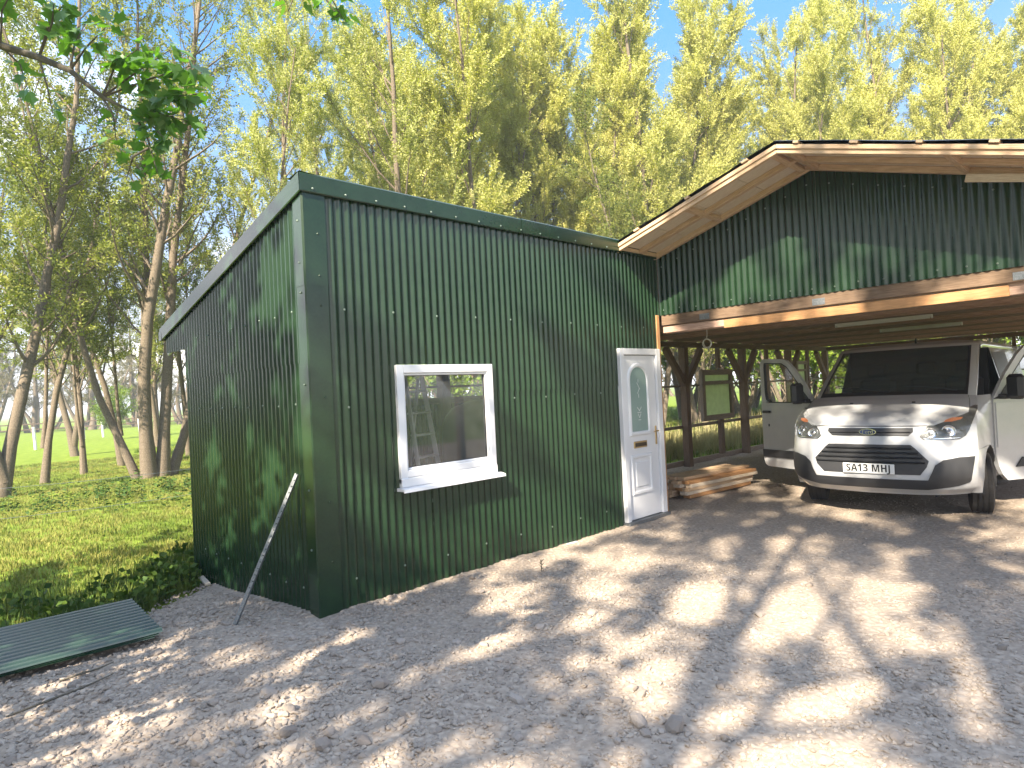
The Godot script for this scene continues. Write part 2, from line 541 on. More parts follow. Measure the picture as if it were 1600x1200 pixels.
func build_window(s: Node3D) -> void:
	var w := Node3D.new()
	w.name = "window"
	s.add_child(w)
	w.set_meta("label", "square white plastic window with wide sill")
	var f := MB.new()
	bar(f, 0.748, 0.818, 0.90, 1.893, -0.03, 0.042)
	bar(f, 1.762, 1.832, 0.90, 1.893, -0.03, 0.042)
	bar(f, 0.818, 1.762, 1.823, 1.893, -0.03, 0.0415)
	bar(f, 0.818, 1.762, 0.945, 1.005, -0.03, 0.0415)
	put("frame", f.mesh(), M.pvc, w)
	var be := MB.new()                      # glazing bead set back from the frame
	bar(be, 0.818, 0.838, 1.005, 1.823, -0.02, 0.026, 0.006)
	bar(be, 1.742, 1.762, 1.005, 1.823, -0.02, 0.026, 0.006)
	bar(be, 0.838, 1.742, 1.803, 1.823, -0.02, 0.0255, 0.006)
	bar(be, 0.838, 1.742, 1.005, 1.025, -0.02, 0.0255, 0.006)
	put("glazing_bead", be.mesh(), M.pvc, w)
	var gk := MB.new()
	bar(gk, 0.838, 0.843, 1.025, 1.803, -0.012, 0.012, 0.001)
	bar(gk, 1.737, 1.742, 1.025, 1.803, -0.012, 0.012, 0.001)
	bar(gk, 0.843, 1.737, 1.798, 1.803, -0.012, 0.0115, 0.001)
	bar(gk, 0.843, 1.737, 1.025, 1.030, -0.012, 0.0115, 0.001)
	put("gasket", gk.mesh(), M.gasket, w)
	var p := MB.new()
	p.quad(Vector3(0.84, 1.027, 0.004), Vector3(1.74, 1.027, 0.004), Vector3(1.74, 1.80, 0.004), Vector3(0.84, 1.80, 0.004), Vector3.BACK)
	put("pane", p.mesh(), M.glass, w)
	var lo := MB.new()
	bar(lo, 0.748, 1.832, 0.868, 0.943, -0.03, 0.050)
	put("bottom_rail", lo.mesh(), M.pvc, w)
	var si := MB.new()
	si.prism(PackedVector2Array([Vector2(-0.03, 0.838), Vector2(-0.03, 0.866), Vector2(0.05, 0.866), Vector2(0.105, 0.855), Vector2(0.108, 0.832), Vector2(0.098, 0.832), Vector2(0.096, 0.842)]), Vector3(0.728, 0, 0), Vector3.BACK, Vector3.UP, Vector3(1.15, 0, 0))
	put("sill", si.mesh(), M.pvc, w)

func arch(x0: float, x1: float, y0: float, y1: float, rise: float, n := 12) -> PackedVector2Array:
	var p := PackedVector2Array([Vector2(x0, y0), Vector2(x1, y0)])
	for i in n + 1:
		var a := PI * i / n
		p.append(Vector2((x0 + x1) / 2 + cos(a) * (x1 - x0) / 2, y1 - rise + sin(a) * rise))
	return p

func ring(b: MB, outer: PackedVector2Array, inner: PackedVector2Array, z0: float, z1: float) -> void:     # moulding between two outlines with as many points
	var k := outer.size()
	for i in k:
		var j := (i + 1) % k
		var oa := Vector3(outer[i].x, outer[i].y, z0)
		var ob := Vector3(outer[j].x, outer[j].y, z0)
		var ia := Vector3(inner[i].x, inner[i].y, z0)
		var ib := Vector3(inner[j].x, inner[j].y, z0)
		var ma := (oa + ia) * 0.5
		var mb := (ob + ib) * 0.5
		ma.z = z1
		mb.z = z1
		var qa := ma.lerp(oa, 0.45)
		var qb := mb.lerp(ob, 0.45)
		var ra := ma.lerp(ia, 0.45)
		var rb := mb.lerp(ib, 0.45)
		qa.z = z1; qb.z = z1; ra.z = z1; rb.z = z1
		b.quad(oa, ob, qb, qa, Vector3.BACK)
		b.quad(qa, qb, rb, ra, Vector3.BACK)
		b.quad(ra, rb, ib, ia, Vector3.BACK)

func build_door(s: Node3D) -> void:
	var d := Node3D.new()
	d.name = "door"
	s.add_child(d)
	d.set_meta("label", "white panelled door with arched frosted glass and brass letterbox")
	var f := MB.new()
	bar(f, 3.853, 3.925, 0.03, 2.07, -0.03, 0.052)
	bar(f, 4.600, 4.692, 0.03, 2.07, -0.03, 0.052)
	bar(f, 3.925, 4.600, 1.995, 2.07, -0.03, 0.0515)
	put("frame", f.mesh(), M.pvc, d)
	var th := MB.new()
	bar(th, 3.84, 4.705, -0.02, 0.028, -0.03, 0.085)
	put("threshold", th.mesh(), M.galv, d)
	var leaf := MB.new()
	bar(leaf, 3.931, 4.594, 0.036, 1.989, -0.03, 0.022, 0.006)
	put("door_leaf", leaf.mesh(), M.pvc, d)
	var gap := MB.new()
	bar(gap, 3.926, 4.599, 0.031, 1.994, -0.028, 0.010, 0.001)
	put("seal", gap.mesh(), M.gasket, d)
	var out := arch(4.00, 4.44, 1.02, 1.90, 0.20)
	var inn := arch(4.05, 4.39, 1.075, 1.845, 0.155)
	var mo := MB.new()
	ring(mo, out, inn, 0.0221, 0.042)
	put("glass_moulding", mo.mesh(), M.pvc, d)
	var gl := MB.new()
	gl.prism(inn, Vector3(0, 0, 0.0225), Vector3.RIGHT, Vector3.UP, Vector3(0, 0, 0.004))
	var pane := put("glass_panel", gl.mesh(), M.frosted, d)
	var mt := MB.new()                      # small etched motif down the middle of the glass
	for q in [[0, 1.62, 0.10, 0.6], [0, 1.56, 0.08, -0.6], [0, 1.50, 0.05, 0.0], [-0.02, 1.34, 0.07, 0.8], [0.02, 1.34, 0.07, -0.8], [0, 1.30, 0.08, 1.57], [-0.015, 1.26, 0.06, 0.5], [0.015, 1.26, 0.06, -0.5], [0, 1.21, 0.05, 1.57], [0, 1.68, 0.04, 0.0]]:
		mt.box(Vector3(4.22 + q[0], q[1], 0.0272), Vector3(0.006, q[2], 0.0015), Basis(Vector3.BACK, q[3]))
	put("etched_motif", mt.mesh(), M.lead, pane).set_meta("kind", "stuff")
	for q in [[4.00, 4.44, 0.32, 0.80]]:
		var lo := MB.new()
		var o2 := PackedVector2Array([Vector2(q[0], q[2]), Vector2(q[1], q[2]), Vector2(q[1], q[3]), Vector2(q[0], q[3])])
		var i2 := PackedVector2Array([Vector2(q[0] + 0.05, q[2] + 0.05), Vector2(q[1] - 0.05, q[2] + 0.05), Vector2(q[1] - 0.05, q[3] - 0.05), Vector2(q[0] + 0.05, q[3] - 0.05)])
		ring(lo, o2, i2, 0.0221, 0.036)
		bar(lo, 4.09, 4.35, 0.41, 0.71, 0.015, 0.031, 0.009)
		put("lower_panel", lo.mesh(), M.pvc, d)
	var lb := MB.new()
	bar(lb, 4.075, 4.345, 0.875, 0.955, 0.018, 0.032, 0.004)
	var letter := put("letterbox", lb.mesh(), M.brass, d)
	var lf := MB.new()
	bar(lf, 4.095, 4.325, 0.893, 0.937, 0.030, 0.037, 0.003)
	put("flap", lf.mesh(), mat(lin(0.10, 0.075, 0.045), 0.4, 0.6), letter)
	var hd := MB.new()
	bar(hd, 4.535, 4.568, 0.885, 1.115, 0.020, 0.031, 0.004)
	hd.tube(PackedVector3Array([Vector3(4.551, 1.055, 0.03), Vector3(4.551, 1.055, 0.066), Vector3(4.540, 1.055, 0.074), Vector3(4.44, 1.05, 0.074)]), PackedFloat32Array([0.009, 0.009, 0.009, 0.007]), 8)
	hd.lathe(PackedVector2Array([Vector2(0, 0.008), Vector2(0.004, 0.008), Vector2(0.005, 0)]), Vector3(4.551, 0.95, 0.031), Vector3.BACK, 10)
	put("handle", hd.mesh(), M.brass, d)

func build_shed_contents() -> void:
	# black tank and a white stepladder seen through the window
	var b := MB.new()
	var rows := []
	for i in 15:
		var f := i / 14.0
		var h := lerpf(0.0, 1.58, f)
		var k := pow(maxf(1.0 - pow(maxf(f - 0.72, 0.0) / 0.28, 2.4), 0.0), 0.5)
		var row := PackedVector3Array()
		for j in 33:
			var a := TAU * j / 32
			var sq := pow(pow(absf(cos(a)), 4.0) + pow(absf(sin(a)), 4.0), -0.25)
			row.append(Vector3(cos(a) * sq * (0.46 - 0.05 * f) * k, h, sin(a) * sq * 0.36 * k))
		rows.append(row)
	b.grid(rows)
	var t := put("storage_tank", b.mesh(), M.plastic)
	t.position = Vector3(3.02, -0.01, -1.55)
	tag(t, "bulky black tank standing inside the shed behind the window", "tank")
	var l := thing("stepladder", "pale stepladder standing inside the shed, seen through the window's left half", "stepladder", Vector3(2.02, -0.01, -1.5), 0.25)
	for sx in [-0.17, 0.17]:
		beam("rail", Vector3(sx * 1.2, 0, 0.30), Vector3(sx * 0.85, 1.86, 0.0), 0.024, 0.055, M.pvc, l)
		beam("rail", Vector3(sx * 1.2, 0, -0.42), Vector3(sx * 0.85, 1.84, -0.05), 0.024, 0.04, M.pvc, l)
	for k in 7:
		var y := 0.22 + k * 0.245
		beam("tread", Vector3(-0.19 + k * 0.006, y, 0.30 - y * 0.162), Vector3(0.19 - k * 0.006, y, 0.30 - y * 0.162), 0.09, 0.022, M.pvc, l)
	beam("top_step", Vector3(-0.17, 1.88, -0.02), Vector3(0.17, 1.88, -0.02), 0.16, 0.03, M.pvc, l)

# ---------------------------------------------------------------- carport
const RIDGE_Z := 1.95
const RSL := 0.308
func roof_y(z: float) -> float:
	return 3.905 - RSL * absf(z - RIDGE_Z)

func build_carport() -> void:
	var s := thing("carport", "open timber carport with green corrugated gable and pale wood verge over the van", "carport", Vector3(4.8, 0, 0))
	s.position = Vector3.ZERO
	var flat := func(y: float) -> Callable: return func(_x: float) -> float: return y
	var under := func(z: float) -> float: return roof_y(z) - 0.075
	# gable sheets
	var z0 := 0.012
	while z0 < 6.2:
		var z1 := minf(z0 + 0.988, 6.25)
		var b := MB.new()
		if z0 < RIDGE_Z and z1 > RIDGE_Z:
			corr(b, Vector3(4.8, 0, 0), Vector3.BACK, Vector3.LEFT, z0, RIDGE_Z, flat.call(2.5), under, 0.003)
			corr(b, Vector3(4.8, 0, 0), Vector3.BACK, Vector3.LEFT, RIDGE_Z, z1, flat.call(2.5), under, 0.003)
		else:
			corr(b, Vector3(4.8, 0, 0), Vector3.BACK, Vector3.LEFT, z0, z1, flat.call(2.5), under, 0.003 * (int(z0 / 0.9) % 2))
		put("gable_sheet", b.mesh(), M.green, s)
		z0 = z1
	var sm := screw_mesh()
	for i in 27:
		var z := 0.076 + i * 0.228
		put("screw", sm, M.screw, s, Transform3D(Basis(Vector3.UP, -PI / 2), Vector3(4.785, 2.56 + 0.01 * sin(i * 2.0), z)))
		if absf(z - RIDGE_Z) < 4.2:
			put("screw", sm, M.screw, s, Transform3D(Basis(Vector3.UP, -PI / 2), Vector3(4.785, roof_y(z) - 0.22, z)))
	# verge overhang: three rafters a side, noggins between them, boards above
	var eL := -0.03
	var eR := 6.45
	for side in 2:
		var ze: float = eL if side == 0 else eR
		var dir := signf(ze - RIDGE_Z)
		var nsl := Vector3(0, 1, dir * RSL).normalized()
		for k in 3:
			var x: float = [3.965, 4.385, 4.755][k]
			var wd: float = [0.045, 0.07, 0.06][k]
			var dp: float = [0.062, 0.05, 0.06][k]
			var drop: float = 0.035 + dp * 0.5
			beam("verge_rafter", Vector3(x, roof_y(RIDGE_Z) - drop, RIDGE_Z + dir * 0.002), Vector3(x, roof_y(ze) - drop, ze), wd, dp, M.wood, s, 0.003, nsl)
		var fr: Array = [0.01, 0.52, 0.985] if side == 0 else [0.01, 0.30, 0.62, 0.985]
		for q in fr:
			var z := lerpf(RIDGE_Z + dir * 0.04, ze - dir * 0.03, q)
			for xx in [[3.99, 4.348], [4.422, 4.723]]:
				beam("noggin", Vector3(xx[0], roof_y(z) - 0.062, z), Vector3(xx[1], roof_y(z) - 0.062, z), 0.06, 0.052, M.wood, s, 0.003, nsl)
		# boards of the overhang, each a panel of its own
		var n := 4 if side == 0 else 8
		for i in n:
			var za := lerpf(RIDGE_Z, ze, float(i) / n) + dir * 0.003
			var zb := lerpf(RIDGE_Z, ze, float(i + 1) / n) - dir * 0.003
			var pm := Vector3(4.36, (roof_y(za) + roof_y(zb)) * 0.5 - 0.022, (za + zb) * 0.5)
			var ux := Vector3(0, roof_y(zb) - roof_y(za), zb - za)
			put("soffit_panel", boxmesh(Vector3(ux.length(), 0.018, 0.86), 0.002), M.ply, s, Transform3D(Basis(ux.normalized(), nsl, ux.normalized().cross(nsl)), pm))
		# sunlit batten ends and felt edge on top
		beam("barge_board", Vector3(3.932, roof_y(RIDGE_Z) - 0.035, RIDGE_Z), Vector3(3.932, roof_y(ze) - 0.035, ze), 0.018, 0.038, M.wood, s, 0.002, nsl)
		for i in 9:
			var z := lerpf(RIDGE_Z, ze, (i + 0.4) / 9.0)
			if side == 0 and i % 3 != 1:
				continue
			beam("batten_end", Vector3(3.90, roof_y(z) + 0.004, z), Vector3(4.2, roof_y(z) + 0.004, z), 0.05 + 0.02 * (i % 2), 0.022, M.wood, s, 0.002, nsl)
		var ff := MB.new()
		var rows := []
		for i in 9:
			var z := lerpf(RIDGE_Z, ze + dir * 0.03, i / 8.0)
			var wob := 0.008 * sin(i * 2.3)
			rows.append(PackedVector3Array([Vector3(3.905, roof_y(z) + 0.012 + wob, z), Vector3(3.955, roof_y(z) + 0.03 + wob * 0.5, z), Vector3(4.70, roof_y(z) + 0.03, z), Vector3(16.7, roof_y(z) + 0.03, z)]))
		ff.grid(rows, dir < 0)
		put("roof_felt", ff.mesh(), M.felt, s)
	var fb := MB.new()           # felt behind the shed
	fb.quad(Vector3(4.76, roof_y(-0.06) + 0.03, -0.06), Vector3(16.7, roof_y(-0.06) + 0.03, -0.06), Vector3(16.7, roof_y(-2.5) + 0.03, -2.5), Vector3(4.76, roof_y(-2.5) + 0.03, -2.5), Vector3.UP)
	put("roof_felt", fb.mesh(), M.felt, s)
	# main roof: rafters and deck boards
	for side in 2:
		var ze: float = -2.5 if side == 0 else 6.45
		var dir := signf(ze - RIDGE_Z)
		var nsl := Vector3(0, 1, dir * RSL).normalized()
		for i in 19:
			var x := 5.3 + i * 0.62
			beam("rafter", Vector3(x, roof_y(RIDGE_Z) - 0.085, RIDGE_Z), Vector3(x, roof_y(ze) - 0.085, ze), 0.05, 0.12, M.wood_brown, s, 0.003, nsl)
		for i in 10:
			for k in 2:
				var za := lerpf(RIDGE_Z, ze, k / 2.0) + dir * 0.003
				var zb := lerpf(RIDGE_Z, ze, (k + 1) / 2.0) - dir * 0.003
				var ux := Vector3(0, roof_y(zb) - roof_y(za), zb - za)
				put("deck_board", boxmesh(Vector3(ux.length(), 0.018, 1.175), 0.002), M.osb, s, Transform3D(Basis(ux.normalized(), nsl, ux.normalized().cross(nsl)), Vector3(5.40 + i * 1.18, (roof_y(za) + roof_y(zb)) * 0.5 - 0.012, (za + zb) * 0.5)))
	# ties from wall plate to wall plate
	for i in 20:
		var x := 5.32 + i * 0.58
		beam("tie", Vector3(x, 2.505 + 0.012 * sin(i * 4.0), -2.26), Vector3(x, 2.505, 6.26), 0.045, 0.13, M.wood_brown if i % 3 else M.wood_weathered, s)
	# header across the open front
	beam("header", Vector3(4.835, 2.435, 0.02), Vector3(4.835, 2.435, 6.25), 0.045, 0.13, M.wood_dark, s)
	beam("header", Vector3(4.895, 2.385, 0.02), Vector3(4.895, 2.385, 6.25), 0.07, 0.24, M.wood_brown, s)
	beam("plank", Vector3(4.852, 2.305, 0.85), Vector3(4.852, 2.305, 3.56), 0.025, 0.10, M.wood_orange, s)
	beam("plank", Vector3(4.85, 2.318, 0.02), Vector3(4.85, 2.318, 1.10), 0.02, 0.085, M.wood_brown, s)
	for z in [0.62, 1.95, 3.66]:
		put("joist_plate", boxmesh(Vector3(0.004, 0.07, 0.13), 0.001), M.galv, s, Transform3D(Basis.IDENTITY, Vector3(4.8105, 2.42, z)))
	# posts with braces along the back, far end and open side
	var posts := []
	for x in [6.55, 9.03, 11.5, 13.98, 16.45]:
		posts.append([x, -2.2])
		posts.append([x, 6.2])
	posts.append([16.45, 0.6])
	posts.append([16.45, 3.4])
	posts.append([4.9, 6.2])
	for q in posts:
		beam("post", Vector3(q[0], -0.2, q[1]), Vector3(q[0], 2.33, q[1]), 0.14, 0.14, M.wood_dark, s, 0.006, Vector3.RIGHT)
		if q[1] < 0.0 or q[1] > 6.0:
			for sx in [-1.0, 1.0]:
				if q[0] + sx < 16.6 and q[0] + sx > 5.0:
					beam("brace", Vector3(q[0] + sx * 0.03, 1.60, q[1] + 0.01), Vector3(q[0] + sx * 0.66, 2.31, q[1] + 0.01), 0.10, 0.12, M.wood_dark, s)
	for z in [-2.2, 6.2]:
		beam("wall_plate", Vector3(4.86, 2.385, z), Vector3(16.6, 2.385, z), 0.12, 0.10, M.wood_dark, s)
	beam("wall_plate", Vector3(16.45, 2.384, -2.13), Vector3(16.45, 2.384, 6.13), 0.12, 0.10, M.wood_dark, s)
	for q in [[0.05, 0.10, 0.09], [0.76, 0.06, 0.10], [1.57, 0.04, 0.06]]:
		beam("rail", Vector3(4.86, q[0], -2.285), Vector3(16.45, q[0], -2.285), 0.045, q[1], M.wood_weathered, s)
		beam("rail", Vector3(16.535, q[0], -2.2), Vector3(16.535, q[0], 6.2), 0.045, q[1], M.wood_weathered, s)
	for x in [7.8, 10.4, 12.75, 15.2]:
		beam("stud", Vector3(x, 1.90 if x == 10.4 else 0.1, -2.2), Vector3(x, 2.33, -2.2), 0.07, 0.10, M.wood_dark, s, 0.004, Vector3.RIGHT)
	beam("stud", Vector3(10.4, 0.1, -2.2), Vector3(10.4, 0.83, -2.2), 0.09, 0.12, M.wood_dark, s, 0.004, Vector3.RIGHT)
	for z in [-0.8, 2.0, 4.8]:
		beam("stud", Vector3(16.45, 0.1, z), Vector3(16.45, 2.33, z), 0.07, 0.10, M.wood_dark, s, 0.004, Vector3.RIGHT)
	# old two-light windows set into the back frame
	for q in [[9.60, 10.90, 0.83, 1.88], [14.35, 15.0, 1.15, 2.05]]:
		var w := Node3D.new()
		w.name = "back_window"
		s.add_child(w, true)
		w.set_meta("label", "weathered wooden window frame with pale covered panes")
		var fw := 0.11 if q[0] < 12.0 else 0.08
		var mid: float = lerpf(q[2], q[3], 0.74)
		for y in [q[2] + fw / 2, mid, q[3] - fw / 2]:
			beam("frame", Vector3(q[0] + fw, y, -2.17), Vector3(q[1] - fw, y, -2.17), 0.08, fw if y != mid else fw * 0.7, M.wood_weathered, w)
		for x in [q[0] + fw / 2, q[1] - fw / 2]:
			beam("frame", Vector3(x, q[2], -2.17), Vector3(x, q[3], -2.17), 0.081, fw, M.wood_weathered, w, 0.004, Vector3.RIGHT)
		for y in [[q[2] + fw, mid - fw * 0.35], [mid + fw * 0.35, q[3] - fw]]:
			put("pane", sheet(q[1] - q[0] - 2 * fw, y[1] - y[0]), M.board, w, Transform3D(Basis.IDENTITY, Vector3((q[0] + q[1]) / 2, (y[0] + y[1]) / 2, -2.18)))
	# stray batten nailed across the verge
	beam("loose_board", Vector3(4.60, roof_y(3.30) - 0.17, 3.33), Vector3(4.66, roof_y(4.4) - 0.10, 4.4), 0.02, 0.07, M.ply, s)
	# strip lights, switched off
	var places := [[5.95, 2.415, 0.02, 1.24, "unlit white strip light nearest the shed wall under the carport header"], [5.95, 2.415, 2.98, 4.2, "unlit white strip light above the van windscreen at the right"], [8.25, 2.41, 0.95, 2.2, "unlit white strip light further back under the carport roof"], [10.6, 2.41, 0.9, 2.1, "farthest unlit white strip light under the carport roof"]]
	for q in places:
		var t := thing("strip_light", q[4], "strip light", Vector3(q[0], q[1], (q[2] + q[3]) / 2), 0.0, "strip lights under the carport roof")
		var ln: float = q[3] - q[2]
		put("body", boxmesh(Vector3(0.05, 0.035, ln), 0.004), M.tube, t)
		var d := MB.new()
		d.lathe(PackedVector2Array([Vector2(-ln * 0.49, 0.0), Vector2(-ln * 0.49, 0.016), Vector2(ln * 0.49, 0.016), Vector2(ln * 0.49, 0.0)]), Vector3(0, -0.026, 0), Vector3.BACK, 12)
		put("tube", d.mesh(), M.tube, t)
		for sg in [-1.0, 1.0]:
			put("end_cap", boxmesh(Vector3(0.056, 0.055, 0.02), 0.003), M.pvc, t, Transform3D(Basis.IDENTITY, Vector3(0, -0.012, sg * (ln * 0.5 + 0.01))))
	# cable hanging in a coil from the strip light
	var cb := MB.new()
	var pts := PackedVector3Array([Vector3(5.93, 2.40, 0.03), Vector3(5.925, 2.30, 0.035), Vector3(5.92, 2.235, 0.03)])
	for i in 44:
		var a := i * 0.35
		pts.append(Vector3(5.92 + 0.012 * sin(i * 0.3), 2.165 + (0.058 + 0.008 * sin(i * 0.21)) * cos(a), 0.03 + (0.058 + 0.008 * sin(i * 0.17)) * sin(a)))
	var rr := PackedFloat32Array()
	for i in pts.size():
		rr.append(0.0055)
	cb.tube(pts, rr, 6)
	tag(put("cable_coil", cb.mesh(), M.tube), "pale electric cable hanging in a small coil below the strip light", "cable")

func build_yard_things() -> void:
	# timber stack beside the door
	rng.seed = 77
	for layer in 6:
		for k in 4:
			if layer == 5 and k == 0:
				continue
			var ln := 1.62 + rng.randf_range(-0.10, 0.14)
			var m: Material = [M.wood, M.wood_orange, M.wood, M.ply][rng.randi() % 4]
			var o := put("timber_plank", boxmesh(Vector3(snappedf(ln, 0.06), 0.044, 0.115), 0.003), m)
			o.position = Vector3(6.50 + rng.randf_range(-0.07, 0.07), 0.045 + layer * 0.047, -0.18 - k * 0.125 + rng.randf_range(-0.012, 0.012))
			o.rotation.y = -0.10 + rng.randf_range(-0.025, 0.025)
			o.position.z += (o.position.x - 6.5) * 0.10
			tag(o, "sawn timber plank in the low stack beside the white door", "plank", "planks stacked on the carport floor")
	# corrugated sheets lying at the grass edge
	for i in 3:
		var b := MB.new()
		var rows := [PackedVector3Array(), PackedVector3Array(), PackedVector3Array()]
		for j in 105:
			var w := -0.494 + j * 0.0095
			for r in 3:
				rows[r].append(Vector3(-1.5 + r * 1.5, 0.0135 * cos(TAU * w / PITCH) - 0.012 * absf(r - 1.0), w))
		b.grid(rows, true)
		b.grid([rows[2], _lower(rows[2], 0.0015)])
		b.grid([_lower(rows[0], 0.0015), rows[0]])
		var lab: String = ["lowest of the loose green corrugated sheets lying at the grass edge", "middle one of the loose green corrugated sheets lying at the grass edge", "topmost loose green corrugated sheet lying flat at the grass edge"][i]
		var o := put("corrugated_sheet", b.mesh(), M.green_loose)
		o.position = Vector3(-2.47 + 0.02 * i, 0.055 + 0.011 * i, -1.05 + 0.012 * i)
		o.rotation = Vector3(0.012, -0.07 + 0.012 * i, 0.012)
		tag(o, lab, "metal sheet", "loose corrugated sheets")
	for q in [[-1.36, -1.78, 0.34, 0.20, "pale timber offcut on the grass behind the loose metal sheets", 0.10], [-1.10, -1.60, 0.15, 0.5, "short timber block tucked behind the loose metal sheets", 0.07], [-1.5, -1.05, 0.7, 1.5, "timber bearer under the loose metal sheets", 0.05], [-3.2, -1.1, 0.7, 1.6, "far timber bearer under the loose metal sheets", 0.05]]:
		var o := put("timber_block", boxmesh(Vector3(q[2], q[5], 0.09), 0.004), M.ply)
		o.position = Vector3(q[0], yard_y(q[0], q[1]) + q[5] * 0.4, q[1])
		o.rotation.y = q[3]
		tag(o, q[4], "timber block")
	var wp := put("white_plank", boxmesh(Vector3(0.36, 0.022, 0.05), 0.003), M.ply)
	wp.position = Vector3(-0.06, yard_y(-0.06, -2.3) + 0.03, -2.30)
	wp.rotation.y = 1.42
	tag(wp, "short pale lath on the ground at the shed's far corner", "lath")
	# perforated steel strip leaning against the side wall
	var a := Vector3(-0.49, yard_y(-0.49, -0.41) - 0.015, -0.41)
	var e := Vector3(-0.026, 1.07, -0.235)
	var ln := (e - a).length()
	var sp := MB.new()
	for k in int(ln / 0.05):
		var x := -ln / 2 + (k + 0.5) * 0.05
		sp.cbox(Vector3(x - 0.003, 0, 0), Vector3(0.044, 0.003, 0.038), 0.0008)
		sp.cbox(Vector3(x + 0.022, 0, 0.0125), Vector3(0.006, 0.003, 0.013), 0.0008)
		sp.cbox(Vector3(x + 0.022, 0, -0.0125), Vector3(0.006, 0.003, 0.013), 0.0008)
	sp.cbox(Vector3(0, 0.011, 0.0188), Vector3(ln, 0.025, 0.002), 0.0006)
	var xx := (e - a).normalized()
	var zz := xx.cross(Vector3(-0.75, 0.2, 0.6)).normalized()
	tag(put("metal_strip", sp.mesh(), M.galv, null, Transform3D(Basis(xx, zz.cross(xx), zz), (a + e) / 2)), "long perforated steel strip leaning against the shed's side wall", "metal strip")
	# dry twig standing by the wall and sticks on the gravel
	var tw := MB.new()
	tw.tube(PackedVector3Array([Vector3(0, -0.02, 0), Vector3(0.005, 0.05, 0), Vector3(-0.004, 0.11, 0.005)]), PackedFloat32Array([0.005, 0.004, 0.002]), 5)
	for k in 7:
		var an := k * 2.3
		tw.tube(PackedVector3Array([Vector3(0, 0.02 + 0.012 * k, 0), Vector3(cos(an) * 0.03, 0.04 + 0.013 * k, sin(an) * 0.03)]), PackedFloat32Array([0.006, 0.002]), 4)
	tag(put("dead_weed", tw.mesh(), M.bark_dark, null, Transform3D(Basis.IDENTITY, Vector3(1.89, yard_y(1.89, 0.5), 0.5))), "small dead weed sticking up from the gravel before the shed", "weed")
	var stick_spots := [[-1.62, 0.05, 0.55, 0.25, "thin curved stick on the gravel near the loose metal sheets"], [-1.45, -0.22, 0.3, 0.1, "short dark twig beside the loose metal sheets"]]
	for q in stick_spots:
		var b := MB.new()
		b.tube(PackedVector3Array([Vector3(-q[2] / 2, 0, 0), Vector3(-q[2] / 6, 0.012, 0.03), Vector3(q[2] / 5, 0.008, 0.02), Vector3(q[2] / 2, 0.004, -0.02)]), PackedFloat32Array([0.006, 0.007, 0.006, 0.003]), 5)
		tag(put("stick", b.mesh(), M.bark_dark, null, Transform3D(Basis(Vector3.UP, q[3]), Vector3(q[0], yard_y(q[0], q[1]) + 0.012, q[1]))), q[4], "stick")

func sheet(w: float, h: float) -> ArrayMesh:      # thin translucent plastic
	var b := MB.new()
	b.quad(Vector3(-w / 2, -h / 2, 0), Vector3(w / 2, -h / 2, 0), Vector3(w / 2, h / 2, 0), Vector3(-w / 2, h / 2, 0), Vector3.BACK)
	return b.mesh()

func _lower(r: PackedVector3Array, d: float) -> PackedVector3Array:
	var o := PackedVector3Array()
	for q in r:
		o.append(q - Vector3(0, d, 0))
	return o

# ---------------------------------------------------------------- van: local x runs back from the nose, y up, z to the picture's right
const VS := [
	[0.14, 0.28, 0.860, 0.16, 0.22, 0.0], [0.05, 0.36, 0.930, 0.14, 0.26, 0.0], [0.0, 0.48, 0.955, 0.13, 0.28, 0.0], [0.0, 0.62, 0.960, 0.12, 0.30, 0.0],
	[0.02, 0.80, 0.960, 0.12, 0.32, 0.0], [0.05, 0.95, 0.955, 0.12, 0.32, 0.0], [0.09, 1.03, 0.950, 0.12, 0.30, 0.0], [0.16, 1.08, 0.945, 0.12, 0.28, 0.0],
	[0.30, 1.14, 0.940, 0.12, 0.22, 0.01], [0.50, 1.21, 0.930, 0.10, 0.16, 0.02], [0.75, 1.295, 0.90, 0.09, 0.10, 0.02], [0.92, 1.345, 0.87, 0.09, 0.05, 0.02],
	[1.12, 1.48, 0.855, 0.10, 0.06, 0.0], [1.40, 1.70, 0.83, 0.12, 0.06, 0.0], [1.68, 1.91, 0.805, 0.13, 0.06, 0.0], [1.80, 1.965, 0.80, 0.12, 0.04, 0.01],
	[2.05, 2.015, 0.805, 0.05, 0.02, 0.03], [2.50, 2.035, 0.82, 0.0, 0.0, 0.06], [4.95, 2.03, 0.82, 0.0, 0.0, 0.06]]
const AXLE := 1.0
const TYRE := 0.335

func vrow(t: float) -> Array:
	t = clampf(t, 0.0, VS.size() - 1.001)
	var i := int(t)
	var f := t - i
	var o := []
	for k in 6:
		var a: float = VS[max(i - 1, 0)][k]
		var b: float = VS[i][k]
		var c: float = VS[i + 1][k]
		var d: float = VS[min(i + 2, VS.size() - 1)][k]
		if i >= 15:
			o.append(lerpf(b, c, f))
		else:
			o.append(cubic_interpolate(b, c, a, d, f) if k != 1 else lerpf(b, c, f))
	return o

func vskin(t: float, u: float) -> Vector3:
	var r := vrow(t)
	var u2 := u * u
	return Vector3(r[0] + r[3] * u2 + r[4] * u2 * u2 * u2, r[1] - r[5] * u2 * u2, r[2] * u)

